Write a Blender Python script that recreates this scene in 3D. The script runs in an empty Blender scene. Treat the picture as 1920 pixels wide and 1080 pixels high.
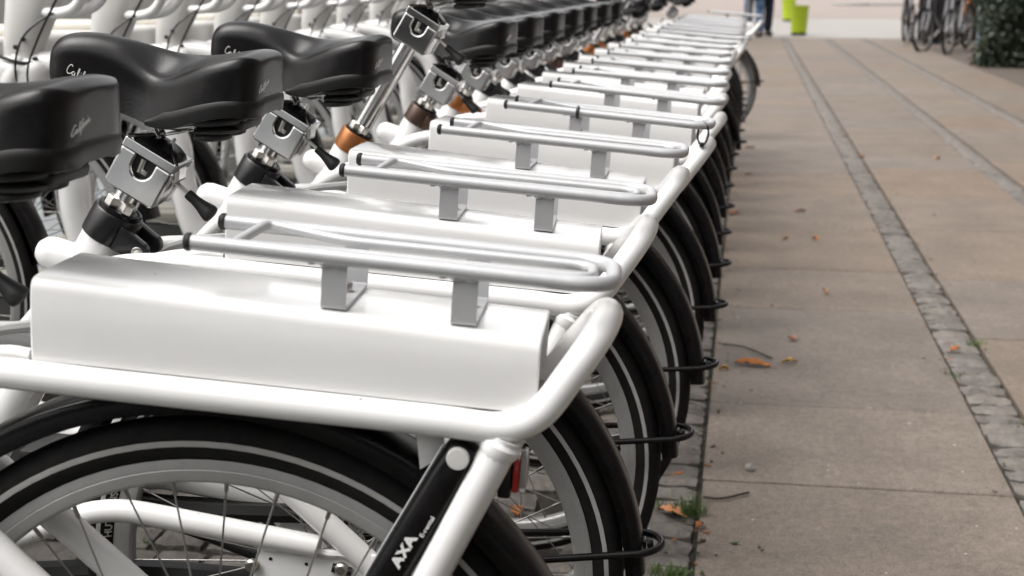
import bpy, bmesh, math, random
import numpy as np
from mathutils import Vector, Matrix
from mathutils.bvhtree import BVHTree

R = math.radians
rnd = random.Random(7)
S = bpy.context.scene
COL = S.collection

# ------------------------------------------------------------------ camera, world, sun, exposure
cam_d = bpy.data.cameras.new("camera")
cam = bpy.data.objects.new("camera", cam_d); COL.objects.link(cam); S.camera = cam
cam_d.sensor_width = 36.0; cam_d.lens = 50.0
cam_d.clip_start = 0.05; cam_d.clip_end = 2000
CAM_H = 1.082
PITCH_DOWN = math.atan(580 / 2666.67)
YAW = math.atan(446 / (2666.67 / math.cos(PITCH_DOWN)))
cam.location = (0, 0, CAM_H)
cam.rotation_euler = (math.pi / 2 - PITCH_DOWN, 0, YAW)
cam_d.dof.use_dof = True
cam_d.dof.focus_distance = 1.72
cam_d.dof.aperture_fstop = 7.6
cam_d.dof.aperture_blades = 7

SUN_EL, SUN_AZ = R(58), R(-118)          # azimuth measured from +Y towards +X
w = bpy.data.worlds.new("World"); S.world = w; w.use_nodes = True
nt = w.node_tree; nt.nodes.clear()
out = nt.nodes.new("ShaderNodeOutputWorld"); bg = nt.nodes.new("ShaderNodeBackground")
sky = nt.nodes.new("ShaderNodeTexSky"); sky.sky_type = 'NISHITA'; sky.sun_disc = False
sky.sun_elevation = SUN_EL; sky.sun_rotation = SUN_AZ
sky.air_density = 1.0; sky.dust_density = 4.0; sky.ozone_density = 1.0
hs = nt.nodes.new("ShaderNodeHueSaturation"); hs.inputs["Saturation"].default_value = 0.12   # cloud cover: grey-white sky
warm = nt.nodes.new("ShaderNodeMix"); warm.data_type = 'RGBA'; warm.blend_type = 'MULTIPLY'
warm.inputs["Factor"].default_value = 1.0; warm.inputs["B"].default_value = (1.0, 0.98, 0.955, 1)
nt.links.new(sky.outputs[0], hs.inputs["Color"]); nt.links.new(hs.outputs[0], warm.inputs["A"])
nt.links.new(warm.outputs["Result"], bg.inputs[0]); bg.inputs[1].default_value = 0.15
nt.links.new(bg.outputs[0], out.inputs[0])
sun_d = bpy.data.lights.new("sun", 'SUN'); sun = bpy.data.objects.new("sun", sun_d); COL.objects.link(sun)
sun_d.energy = 0.8; sun_d.angle = R(45); sun_d.color = (1.0, 0.975, 0.945)
sd = Vector((math.sin(SUN_AZ) * math.cos(SUN_EL), math.cos(SUN_AZ) * math.cos(SUN_EL), math.sin(SUN_EL)))
sun.rotation_euler = (-sd).to_track_quat('-Z', 'Y').to_euler(); sun.location = sd * 30
S.view_settings.view_transform = 'Standard'; S.view_settings.look = 'None'
S.view_settings.gamma = 1.0; S.view_settings.use_curve_mapping = False
S.view_settings.exposure = 1.20
S.render.engine = 'CYCLES'
S.cycles.use_denoising = True

# ------------------------------------------------------------------ materials
def mat(name, col, rough=0.5, metal=0.0, coat=0.0, spec=0.5, noise=None, bump=None, emis=None, objrand=None, trans=0.0, speck=None, dots=None):
    m = bpy.data.materials.new(name); m.use_nodes = True
    n = m.node_tree.nodes; l = m.node_tree.links; b = n["Principled BSDF"]
    b.inputs["Base Color"].default_value = (*col, 1); b.inputs["Roughness"].default_value = rough
    b.inputs["Metallic"].default_value = metal; b.inputs["Coat Weight"].default_value = coat
    b.inputs["Coat Roughness"].default_value = 0.08
    b.inputs["Specular IOR Level"].default_value = spec; b.inputs["Transmission Weight"].default_value = trans
    tc = n.new("ShaderNodeTexCoord"); src = None; CO = tc.outputs["Object"]
    if objrand:                                 # each piece reads another part of the texture
        oi0 = n.new("ShaderNodeObjectInfo"); of = n.new("ShaderNodeVectorMath"); of.operation = 'MULTIPLY_ADD'
        of.inputs[1].default_value = (41.3, 67.1, 0); l.new(oi0.outputs["Random"], of.inputs[0]); l.new(CO, of.inputs[2]); CO = of.outputs[0]
    if noise:                                   # (scale, dark colour, amount, ramp low, ramp high[, scale2])
        nz = n.new("ShaderNodeTexNoise"); nz.inputs["Scale"].default_value = noise[0]; nz.inputs["Detail"].default_value = 6
        nz.inputs["Roughness"].default_value = 0.65
        l.new(CO, nz.inputs["Vector"])
        rp = n.new("ShaderNodeValToRGB"); rp.color_ramp.elements[0].position = noise[3]; rp.color_ramp.elements[1].position = noise[4]
        l.new(nz.outputs["Fac"], rp.inputs[0])
        mx = n.new("ShaderNodeMix"); mx.data_type = 'RGBA'
        mx.inputs["A"].default_value = (*noise[1], 1); mx.inputs["B"].default_value = (*col, 1)
        ml = n.new("ShaderNodeMath"); ml.operation = 'MULTIPLY_ADD'
        ml.inputs[1].default_value = noise[2]; ml.inputs[2].default_value = 1 - noise[2]
        l.new(rp.outputs[0], ml.inputs[0]); l.new(ml.outputs[0], mx.inputs["Factor"])
        src = mx.outputs["Result"]
    if objrand:                                 # per-object tint
        oi = n.new("ShaderNodeObjectInfo"); hv = n.new("ShaderNodeHueSaturation")
        rp2 = n.new("ShaderNodeMapRange"); rp2.inputs["To Min"].default_value = 1 - objrand; rp2.inputs["To Max"].default_value = 1 + objrand
        l.new(oi.outputs["Random"], rp2.inputs["Value"]); l.new(rp2.outputs[0], hv.inputs["Value"])
        m2 = n.new("ShaderNodeMath"); m2.operation = 'MULTIPLY'; m2.inputs[1].default_value = 7.31
        fr = n.new("ShaderNodeMath"); fr.operation = 'FRACT'; l.new(oi.outputs["Random"], m2.inputs[0]); l.new(m2.outputs[0], fr.inputs[0])
        rp3 = n.new("ShaderNodeMapRange"); rp3.inputs["To Min"].default_value = 0.85; rp3.inputs["To Max"].default_value = 1.15
        l.new(fr.outputs[0], rp3.inputs["Value"]); l.new(rp3.outputs[0], hv.inputs["Saturation"])
        if src: l.new(src, hv.inputs["Color"])
        else: hv.inputs["Color"].default_value = (*col, 1)
        src = hv.outputs[0]
    if speck:                                   # aggregate grains: (scale, strength)
        vz = n.new("ShaderNodeTexVoronoi"); vz.inputs["Scale"].default_value = speck[0]; l.new(CO, vz.inputs["Vector"])
        cr = n.new("ShaderNodeValToRGB"); e = cr.color_ramp.elements; e[0].position = 0; e[0].color = (1 - speck[1],) * 3 + (1,); e[1].position = 1; e[1].color = (1 + speck[1],) * 3 + (1,)
        n2 = n.new("ShaderNodeTexNoise"); n2.inputs["Scale"].default_value = 38; n2.inputs["Detail"].default_value = 8; n2.inputs["Roughness"].default_value = .8; l.new(CO, n2.inputs["Vector"])
        sp = n.new("ShaderNodeSeparateColor"); l.new(vz.outputs["Color"], sp.inputs[0])
        ad = n.new("ShaderNodeMath"); ad.operation = 'MULTIPLY_ADD'; ad.inputs[1].default_value = .42; l.new(sp.outputs[0], ad.inputs[0]); l.new(n2.outputs["Fac"], ad.inputs[2])
        mr = n.new("ShaderNodeMapRange"); mr.inputs["From Min"].default_value = .35; mr.inputs["From Max"].default_value = 1.05; mr.inputs["To Min"].default_value = 1 - speck[1]; mr.inputs["To Max"].default_value = 1 + speck[1]
        l.new(ad.outputs[0], mr.inputs["Value"])
        ml2 = n.new("ShaderNodeVectorMath"); ml2.operation = 'SCALE'; l.new(src, ml2.inputs[0]); l.new(mr.outputs[0], ml2.inputs["Scale"]); src = ml2.outputs[0]
    if dots:                                    # sparse grains or specks of dirt: (scale, colour, radius as a share of the cell)
        vd = n.new("ShaderNodeTexVoronoi"); vd.inputs["Scale"].default_value = dots[0]; vd.inputs["Randomness"].default_value = 1; l.new(CO, vd.inputs["Vector"])
        sc_ = n.new("ShaderNodeSeparateColor"); l.new(vd.outputs["Color"], sc_.inputs[0])
        rr_ = n.new("ShaderNodeMath"); rr_.operation = 'POWER'; rr_.inputs[1].default_value = 4; l.new(sc_.outputs[1], rr_.inputs[0])
        r2_ = n.new("ShaderNodeMath"); r2_.operation = 'MULTIPLY'; r2_.inputs[1].default_value = dots[2] * 9; l.new(rr_.outputs[0], r2_.inputs[0])
        lt = n.new("ShaderNodeMath"); lt.operation = 'LESS_THAN'; l.new(vd.outputs["Distance"], lt.inputs[0]); l.new(r2_.outputs[0], lt.inputs[1])
        md = n.new("ShaderNodeMix"); md.data_type = 'RGBA'; md.inputs["B"].default_value = (*dots[1], 1); l.new(lt.outputs[0], md.inputs["Factor"])
        if src: l.new(src, md.inputs["A"])
        else: md.inputs["A"].default_value = (*col, 1)
        src = md.outputs["Result"]
    if src: l.new(src, b.inputs["Base Color"])
    if bump:                                    # (scale, strength, distance)
        nb = n.new("ShaderNodeTexNoise"); nb.inputs["Scale"].default_value = bump[0]; nb.inputs["Detail"].default_value = 5
        l.new(CO, nb.inputs["Vector"])
        bp = n.new("ShaderNodeBump"); bp.inputs["Strength"].default_value = bump[1]; bp.inputs["Distance"].default_value = bump[2]
        l.new(nb.outputs["Fac"], bp.inputs["Height"]); l.new(bp.outputs[0], b.inputs["Normal"])
    return m

M = {}
M['white'] = mat('white_paint', (.735, .735, .73), .25, coat=.5, noise=(9, (.65, .645, .635), .5, .35, .62), dots=(45, (.34, .30, .26), .012))
M['white_box'] = mat('white_box_paint', (.765, .765, .76), .20, coat=.6, noise=(7, (.68, .675, .665), .5, .3, .6), bump=(35, .05, .001), dots=(55, (.30, .26, .22), .012))
M['silver'] = mat('silver_paint', (.47, .475, .485), .40, metal=.30, noise=(60, (.41, .415, .425), .5, .35, .65))
M['chrome'] = mat('chrome', (.60, .595, .59), .17, metal=1.0, noise=(25, (.50, .49, .48), .6, .35, .65), bump=(40, .012, .001))
M['steel'] = mat('steel', (.50, .48, .45), .28, metal=1.0)
M['spoke'] = mat('spoke_steel', (.30, .29, .28), .35, metal=.9)
M['rim'] = mat('rim_alloy', (.38, .38, .375), .45, metal=.3, noise=(40, (.29, .29, .285), .6, .3, .7))
M['tyre'] = mat('tyre_rubber', (.0065, .006, .006), .85, spec=.25, noise=(70, (.013, .012, .0115), .6, .4, .6), bump=(260, .25, .001))
M['stripe'] = mat('reflective_band', (.40, .40, .39), .45, noise=(50, (.30, .30, .29), .6, .35, .65))
M['gloss_black'] = mat('gloss_black_plastic', (.005, .0045, .005), .24, spec=.20, noise=(45, (.010, .0095, .009), .6, .4, .6))
M['black'] = mat('black_plastic', (.008, .0075, .0075), .42, bump=(200, .08, .001))
M['rubber'] = mat('black_rubber', (.009, .0085, .0085), .55)
M['vinyl'] = mat('saddle_vinyl', (.0036, .0032, .0034), .27, spec=.27, noise=(90, (.008, .0072, .0072), .5, .35, .65), bump=(420, .16, .0012))
M['vinyl_lip'] = mat('saddle_lip', (.005, .0045, .0045), .42, spec=.3, bump=(400, .06, .0008))
M['copper'] = mat('copper_collar', (.30, .115, .035), .34, metal=.55, noise=(30, (.20, .07, .02), .7, .35, .65))
M['brown'] = mat('brown_collar', (.055, .030, .021), .36, metal=.4)
M['collar'] = mat('black_collar', (.008, .0075, .008), .30, metal=.2)
M['print'] = mat('white_print', (.72, .72, .71), .5)
M['tyre_print'] = mat('tyre_print', (.60, .58, .52), .6)
M['red_print'] = mat('red_print', (.55, .03, .03), .5)
M['red'] = mat('red_reflector', (.55, .02, .015), .15, coat=.5)
M['clear'] = mat('clear_plastic', (.72, .70, .69), .12, trans=.6)
M['ink'] = mat('marker_ink', (.05, .05, .055), .6)
M['slab'] = mat('slab_concrete', (.172, .139, .113), .66, noise=(4, (.108, .087, .070), .9, .3, .7), bump=(120, .35, .003), objrand=.06, speck=(420, .6), dots=(26, (.42, .39, .35), .012))
M['slab2'] = mat('slab_pinkish', (.184, .143, .112), .66, noise=(4, (.118, .092, .072), .9, .3, .7), bump=(120, .35, .003), objrand=.06, speck=(420, .6), dots=(26, (.42, .39, .35), .012))
M['sett'] = mat('granite_sett', (.170, .154, .138), .76, noise=(22, (.075, .067, .060), .9, .32, .66), bump=(42, .9, .012), objrand=.15)
M['joint'] = mat('joint_soil', (.022, .018, .014), .95, noise=(14, (.022, .026, .011), .8, .40, .55), bump=(60, .8, .01))
M['asphalt'] = mat('road_asphalt', (.205, .222, .228), .7, noise=(3, (.16, .175, .18), .8, .3, .7), bump=(90, .2, .004))
M['plaza'] = mat('plaza_concrete', (.29, .272, .256), .6, noise=(.5, (.25, .235, .22), .8, .3, .7))
M['plaza2'] = mat('plaza_brick', (.26, .217, .193), .7, noise=(.4, (.215, .18, .16), .8, .3, .7))
M['dirt'] = mat('verge_soil', (.085, .069, .058), .9, noise=(2.5, (.10, .08, .065), .9, .3, .7), bump=(30, .6, .02))
M['leaf'] = mat('dry_leaf', (.42, .17, .055), .6, noise=(60, (.22, .075, .02), .9, .3, .7), objrand=.3)
M['leaf_yellow'] = mat('yellow_leaf', (.52, .30, .055), .6, noise=(60, (.33, .16, .03), .9, .3, .7))
M['twig'] = mat('twig_bark', (.035, .024, .017), .85)
M['pebble'] = mat('pebble_stone', (.26, .245, .23), .7, noise=(80, (.25, .24, .22), .8, .3, .7))
M['grass'] = mat('grass_blade', (.085, .155, .03), .55, objrand=.1)
M['moss'] = mat('moss_green', (.055, .085, .02), .9, noise=(90, (.03, .04, .012), .8, .3, .7))
M['lime'] = mat('lime_plastic', (.42, .55, .015), .45, noise=(8, (.36, .47, .012), .8, .3, .7))
M['lime_dark'] = mat('bin_base', (.03, .03, .02), .6)
M['denim'] = mat('blue_denim', (.035, .075, .19), .85, noise=(12, (.18, .28, .42), .9, .38, .60))
M['navy'] = mat('dark_trouser', (.022, .026, .042), .8)
M['jacket'] = mat('grey_jacket', (.10, .10, .11), .8); M['coat'] = mat('dark_coat', (.03, .03, .035), .8)
M['skin'] = mat('skin', (.48, .30, .22), .5); M['hair'] = mat('hair', (.05, .03, .02), .6); M['shoe'] = mat('shoe', (.03, .025, .022), .5)
M['postgrey'] = mat('post_paint', (.17, .17, .14), .6); M['postblue'] = mat('pole_paint', (.16, .20, .22), .5)
M['darkwood'] = mat('dark_board', (.020, .021, .026), .55, noise=(6, (.035, .034, .036), .7, .3, .7))
M['darkwall'] = mat('dark_wall', (.030, .026, .024), .85, noise=(3, (.018, .016, .015), .8, .3, .7))  # shade behind the parked bicycles put into the board colour; roofs share it
M['ivy'] = mat('ivy_leaf', (.014, .024, .011), .42, spec=.35, noise=(4, (.026, .037, .020), .8, .4, .62))
M['ivy_stem'] = mat('ivy_stem', (.028, .022, .016), .9)
M['orange'] = mat('orange_paint', (.42, .15, .03), .5); M['bikegrey'] = mat('grey_paint', (.30, .31, .33), .4)
M['facade'] = mat('facade_brick', (.14, .12, .105), .85, noise=(1.2, (.10, .085, .075), .8, .3, .7)); M['facade2'] = mat('facade_render', (.40, .38, .35), .85)
M['glass'] = mat('window_glass', (.04, .05, .06), .08)
M['dock'] = mat('dock_metal', (.55, .545, .53), .45, noise=(6, (.48, .475, .46), .6, .3, .7)); M['dock_dark'] = mat('dock_foot', (.10, .10, .095), .6); M['dock_cap'] = mat('dock_cap', (.62, .59, .52), .5)
M['head'] = mat('head_shade_paint', (.52, .515, .50), .35, coat=.3, noise=(8, (.58, .57, .55), .6, .35, .62))  # grey carries the shade side of the white head columns

# ------------------------------------------------------------------ geometry helpers
class G:
    def __init__(s): s.v = []; s.f = []; s.m = []
    def add(s, v, f, m=0):
        b = len(s.v); s.v += [tuple(map(float, p)) for p in v]; s.f += [tuple(b + i for i in q) for q in f]; s.m += [m] * len(f)
    def bm(s, bm, m=0):
        bm.verts.ensure_lookup_table(); bm.verts.index_update()
        s.add([v.co[:] for v in bm.verts], [[v.index for v in f.verts] for f in bm.faces], m); bm.free()
    def tube(s, pts, r, n=10, closed=False, m=0, flat=None, dome=False):
        P = [Vector(p) for p in pts]; N = len(P)
        rr = list(r) if hasattr(r, '__len__') else [r] * N
        T = []
        for i in range(N):
            if closed: t = P[(i + 1) % N] - P[i - 1]
            else: t = P[min(i + 1, N - 1)] - P[max(i - 1, 0)]
            T.append(t.normalized())
        a = Vector((0, 0, 1)) if abs(T[0].z) < .9 else Vector((0, 1, 0))
        u = T[0].cross(a).normalized(); rings = []
        for i in range(N):
            if i: u = (u - T[i] * u.dot(T[i])).normalized()
            w_ = T[i].cross(u)
            rings.append([P[i] + (u * math.cos(2 * math.pi * k / n) + w_ * math.sin(2 * math.pi * k / n)) * rr[i] for k in range(n)])
        if dome and not closed:
            for end in (0, -1):
                d = -T[0] if end == 0 else T[-1]; c = P[end]; R0 = rr[end]; base = rings[0] if end == 0 else rings[-1]
                new = [[c + (q - c) * math.cos(x) + d * R0 * math.sin(x) for q in base] for x in (.5, 1.0, 1.4)]
                rings = (new[::-1] + rings) if end == 0 else (rings + new)
        V = [p for q in rings for p in q]; L = len(rings); F = []
        for i in range(L if closed else L - 1):
            for k in range(n):
                a_, b_ = i * n + k, i * n + (k + 1) % n; j = ((i + 1) % L) * n
                F.append((a_, b_, j + (k + 1) % n, j + k))
        if not closed: F += [tuple(range(n))[::-1], tuple((L - 1) * n + k for k in range(n))]
        s.add(V, F, m)
    def lathe(s, prof, c=(0, 0, 0), ax=(0, 1, 0), n=24, closed=False, m=0, caps=True):
        ax = Vector(ax).normalized(); c = Vector(c)
        u = ax.cross(Vector((0, 0, 1)) if abs(ax.z) < .9 else Vector((1, 0, 0))).normalized(); w_ = ax.cross(u)
        V = []; F = []; L = len(prof)
        for r_, h in prof:
            for k in range(n):
                a = 2 * math.pi * k / n; V.append(c + ax * h + (u * math.cos(a) + w_ * math.sin(a)) * r_)
        for i in range(L if closed else L - 1):
            j = (i + 1) % L
            for k in range(n): F.append((i * n + k, i * n + (k + 1) % n, j * n + (k + 1) % n, j * n + k))
        if not closed and caps: F += [tuple(range(n))[::-1], tuple((L - 1) * n + k for k in range(n))]
        s.add(V, F, m)
    def box(s, c, size, rot=None, bev=0, seg=2, m=0, mtx=None):
        b = bmesh.new(); bmesh.ops.create_cube(b, size=1)
        bmesh.ops.scale(b, vec=size, verts=b.verts)
        if bev: bmesh.ops.bevel(b, geom=b.edges[:], offset=bev, segments=seg, affect='EDGES', profile=.5)
        X = Matrix.Translation(Vector(c)) @ (mtx.to_4x4() if mtx else (rot.to_4x4() if rot else Matrix()))
        bmesh.ops.transform(b, matrix=X, verts=b.verts); s.bm(b, m)
    def prism(s, poly, o, ex, ey, ez, d, bev=0, m=0):
        """polygon in the (ex, ey) plane at o, given depth d along ez"""
        o, ex, ey, ez = map(Vector, (o, ex, ey, ez)); b = bmesh.new()
        vs = [b.verts.new(o + ex * x + ey * y) for x, y in poly]; f = b.faces.new(vs)
        r = bmesh.ops.extrude_face_region(b, geom=[f])
        bmesh.ops.translate(b, vec=ez * d, verts=[e for e in r['geom'] if isinstance(e, bmesh.types.BMVert)])
        bmesh.ops.recalc_face_normals(b, faces=b.faces)
        if bev: bmesh.ops.bevel(b, geom=b.edges[:], offset=bev, segments=2, affect='EDGES', profile=.5)
        s.bm(b, m)
    def loft(s, rows, closed=True, caps=True, m=0):
        n = len(rows[0]); V = [p for r_ in rows for p in r_]; F = []
        for i in range(len(rows) - 1):
            for k in range(n if closed else n - 1):
                F.append((i * n + k, i * n + (k + 1) % n, (i + 1) * n + (k + 1) % n, (i + 1) * n + k))
        if caps and closed: F += [tuple(range(n))[::-1], tuple((len(rows) - 1) * n + k for k in range(n))]
        s.add(V, F, m)
    def mesh(s, name, mats, angle=40, recalc=True):
        me = bpy.data.meshes.new(name); me.from_pydata(s.v, [], s.f)
        for x in (mats if isinstance(mats, (list, tuple)) else [mats]): me.materials.append(M[x] if isinstance(x, str) else x)
        if any(s.m): me.polygons.foreach_set("material_index", s.m)
        if recalc:
            b = bmesh.new(); b.from_mesh(me); bmesh.ops.recalc_face_normals(b, faces=b.faces); b.to_mesh(me); b.free()
        me.polygons.foreach_set("use_smooth", [True] * len(me.polygons))
        me.set_sharp_from_angle(angle=R(angle)); me.update()
        return me

def link(name, data, parent=None, loc=None):
    o = bpy.data.objects.new(name, data); COL.objects.link(o)
    if parent: o.parent = parent
    if loc is not None: o.location = loc
    return o
def tag(o, label=None, cat=None, group=None, kind=None):
    if label: o['label'] = label
    if cat: o['category'] = cat
    if group: o['group'] = group
    if kind: o['kind'] = kind
    return o
def spline(pts, k=6, closed=False):
    P = [np.array(p, float) for p in pts]; N = len(P); o = []
    for i in range(N if closed else N - 1):
        p0 = P[i - 1] if (i or closed) else 2 * P[0] - P[1]; p1 = P[i]; p2 = P[(i + 1) % N]
        p3 = P[(i + 2) % N] if (closed or i + 2 < N) else 2 * p2 - p1
        for j in range(k):
            t = j / k
            o.append(.5 * (2 * p1 + (p2 - p0) * t + (2 * p0 - 5 * p1 + 4 * p2 - p3) * t * t + (3 * p1 - p0 - 3 * p2 + p3) * t ** 3))
    if not closed: o.append(P[-1])
    return o
def fillet(pts, rad, k=6, closed=False):
    P = [Vector(p) for p in pts]; N = len(P); o = []
    rad = rad if hasattr(rad, '__len__') else [rad] * N
    for i in range(N):
        if not closed and i in (0, N - 1): o.append(P[i]); continue
        a, b, c = P[i - 1], P[i], P[(i + 1) % N]; u = (a - b); v = (c - b)
        d = min(rad[i], u.length * .49, v.length * .49); p = b + u.normalized() * d; q = b + v.normalized() * d
        for j in range(k + 1):
            t = j / k; o.append(p * (1 - t) ** 2 + b * 2 * t * (1 - t) + q * t * t)
    return o
def text_mesh(body, size, ext=.0004, bold=.0):
    c = bpy.data.curves.new("lettering_curve", 'FONT'); c.body = body; c.size = size; c.extrude = ext; c.resolution_u = 3; c.offset = bold
    o = bpy.data.objects.new("lettering_tmp", c); COL.objects.link(o)
    dg = bpy.context.evaluated_depsgraph_get(); dg.update()
    me = bpy.data.meshes.new_from_object(o.evaluated_get(dg)); COL.objects.unlink(o); bpy.data.objects.remove(o)
    return me

# ================================================================== THE RENTAL BICYCLE (x forward, y to its left, z up; rear contact at the origin)
HUB = .35
T = {}                                          # templates: key -> (name, mesh, parent key, location)
def part(key, name, g, mats, parent=None, loc=(0, 0, 0), angle=40):
    T[key] = (name, g.mesh(name, mats, angle) if isinstance(g, G) else g, parent, loc)

# ---- frame
g = G(); RT = .0138
rail_z = lambda s_: .7335 + .0148 * s_
half = [(.415, .022, .63), (.36, .040, .690), (.29, .056, .727), (.20, .0605, rail_z(.20)), (.08, .0605, rail_z(.08)), (-.08, .0605, rail_z(-.08)), (-.2, .0605, rail_z(-.2)),
        (-.252, .0605, rail_z(-.252)), (-.283, .060, .744), (-.307, .053, .779), (-.326, .036, .809), (-.3335, .0, .8215)]
loop = half + [(a, -b, c) for a, b, c in half[-2::-1]]
g.tube(spline(loop, 6), RT, 14)
for sg in (1, -1):
    g.tube([(-.257, sg * .060, .722), (-.098, sg * .060, .345)], .0155, 14)                       # rear stay
    g.lathe([(.0150, 0), (.0185, .004), (.0185, .009), (.0155, .016)], (-.2555, sg * .060, .7195), (.388, 0, -.922), 14)   # weld
    g.tube([(.345, sg * .040, .690), (.172, sg * .055, .5495), (-.05, sg * .058, .369)], .0155, 14)  # seat stay
    g.tube(fillet([(.55, sg * .035, .30), (.30, sg * .060, .424), (.03, sg * .060, .399)], .05), .0145, 12)   # chain stay
    poly = [(.106, .392), (.045, .386), (-.055, .392), (-.112, .352), (-.10, .325), (-.045, .30), (.09, .305), (.112, .345)]
    g.prism(poly, (0, sg * .060 - .003, 0), (1, 0, 0), (0, 0, 1), (0, 1, 0), .006, .001)
    g.tube([(.10 - .012 * i, sg * .0635, .3935 - .0006 * (i % 2)) for i in range(13)], [.0045 + .0012 * (i % 2) for i in range(13)], 8)
    g.tube(spline([(.30, sg * .05, .70), (.26, sg * .05, .735), (.19, sg * .05, .752), (.162, sg * .05, .752)], 4), .006, 8)
g.tube([(-.190, -.06, .730), (-.190, .06, .730)], .010, 10)
g.tube([(.10, -.06, .733), (.10, .06, .733)], .010, 10)
g.prism([(-.175, .73), (-.205, .73), (-.200, .690), (-.183, .678)], (0, .036, 0), (1, 0, 0), (0, 0, 1), (0, 1, 0), .006, .001)
g.tube([(.309, 0, .784), (.345, 0, .7135), (.56, 0, .30)], .028, 18)                                # seat tube
g.tube([(.355, 0, .715), (.392, 0, .7235)], .0215, 16, dome=True)
g.lathe([(.024, -.05), (.024, .05)], (.56, 0, .30), (0, 1, 0), 18)
beam = [(1.26, 0, .80), (1.16, 0, .80), (1.05, 0, .775), (.94, 0, .725), (.885, 0, .655), (.868, 0, .56), (.82, 0, .43), (.71, 0, .335), (.56, 0, .30)]
g.tube(spline(beam, 6), .031, 16)
for (hx, hz, rr) in ((.112, .368, .006),): g.lathe([(rr, .058), (rr, .070)], (hx, 0, hz), (0, 1, 0), 12)
part('frame', 'frame', g, 'white')
for k, (hx, hz, rr) in enumerate(((.0896, .378, .0022), (.0447, .376, .0022), (.07, .335, .0022))):
    g = G(); g.lathe([(rr, .0628), (rr, .0638)], (hx, 0, hz), (0, 1, 0), 10); part('plate_hole%d' % k, 'plate_hole', g, 'black', 'frame')
g = G(); g.tube([(.012, .0634, .3752), (-.012, .0634, .372)], .006, 10); part('plate_slot', 'plate_slot', g, 'black', 'frame')
for k, (hx, hz) in enumerate(((.112, .3685), (.0, .3755), (-.02, .345))):
    g = G(); g.lathe([(.0085, .064), (.0085, .069), (.006, .071), (.0055, .073)], (hx, 0, hz), (0, 1, 0), 12)
    part('axle_bolt%d' % k, 'axle_bolt', g, 'steel', 'frame')
g = G(); g.tube(spline([(.02, -.05, .325), (.13, -.05, .332), (.20, -.052, .350), (.285, -.05, .372)], 5), [.010] * 5 + [.0095] * 11, 10); g.box((.29, -.05, .374), (.03, .024, .016), bev=.004)
part('kickstand', 'kickstand', g, 'black')
# ---- crank
g = G(); g.tube([(.56, -.075, .30), (.56, .075, .30)], .009, 10)
g.tube([(.56, .068, .30), (.68, .078, .18)], [.013, .009], 10); g.tube([(.56, -.068, .30), (.44, -.078, .42)], [.013, .009], 10)
part('crank', 'crank', g, 'silver')
for sg, px_, pz in ((1, .68, .18), (-1, .44, .42)):
    g = G(); g.box((px_, sg * .125, pz), (.07, .085, .022), bev=.006); part('pedal%d' % sg, 'pedal', g, 'black', 'crank')
g = G(); g.tube(spline([(-.04, -.052, .30), (-.05, -.052, .35), (-.03, -.052, .40), (.25, -.052, .385), (.6, -.052, .39), (.66, -.052, .33), (.62, -.052, .25), (.3, -.052, .29)], 5, True), .016, 8, closed=True)
part('chain_guard', 'chain_guard', g, 'black')

# ---- battery box under the rack
zt = lambda s_: .8185 + .0353 * s_
zb = lambda s_: .7455 + .0155 * s_
def box_profile(s_, inset=0.0, drop=0.0):
    top, bot = zt(s_) - drop, zb(s_) + .002; a = []
    prof = [(.0575 - inset, bot), (.0590 - inset, bot + .012), (.0605 - inset, bot + .035), (.0604 - inset, top - .0125), (.0594 - inset, top - .0065), (.0565 - inset, top - .0025), (.0525 - inset, top - .0006), (.047 - inset, top), (.012, top + .0004)]
    a = [(s_, t_, z_) for t_, z_ in prof]
    return a + [(s_, -t_, z_) for t_, z_ in prof[::-1]]
g = G()
st = [.1585, .157, .10, .0, -.1, -.2, -.2795, -.281]
rows = [box_profile(x, .0012 if i in (0, len(st) - 1) else 0, .001 if i in (0, len(st) - 1) else 0) for i, x in enumerate(st)]
inner0 = box_profile(.1585, .0042, .004); inner0b = box_profile(.1535, .0042, .004)
inner1 = box_profile(-.281, .0042, .004); inner1b = box_profile(-.2755, .0042, .004)
g.loft([inner0b, inner0] + rows + [inner1, inner1b])
part('battery_box', 'battery_box', g, 'white_box', angle=28)
g = G(); g.box((-.06, 0, .741), (.40, .104, .008), bev=.001); part('box_slot_shade', 'box_slot_shade', g, 'dock_dark', 'battery_box')  # dark inner plate, painted shade for the slot line under the box
for k, (x, y) in enumerate(((.150, .045), (.150, -.045))):
    g = G(); g.lathe([(.004, 0), (.004, .0025)], (.1535, y, .765), (1, 0, 0), 10); part('box_screw%d' % k, 'box_screw', g, 'steel', 'battery_box')

# ---- luggage rack
g = G(); zr = lambda s_: .8640 + .0215 * s_
up = [(.022, .0515, zr(.022)), (-.28, .0515, zr(-.28))]
arc = [(-.28 - .055 * math.sin(a), .0515 * math.cos(a) if False else .0515 * math.cos(a), zr(-.28) - .0005) for a in np.linspace(0, math.pi, 15)]
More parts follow.
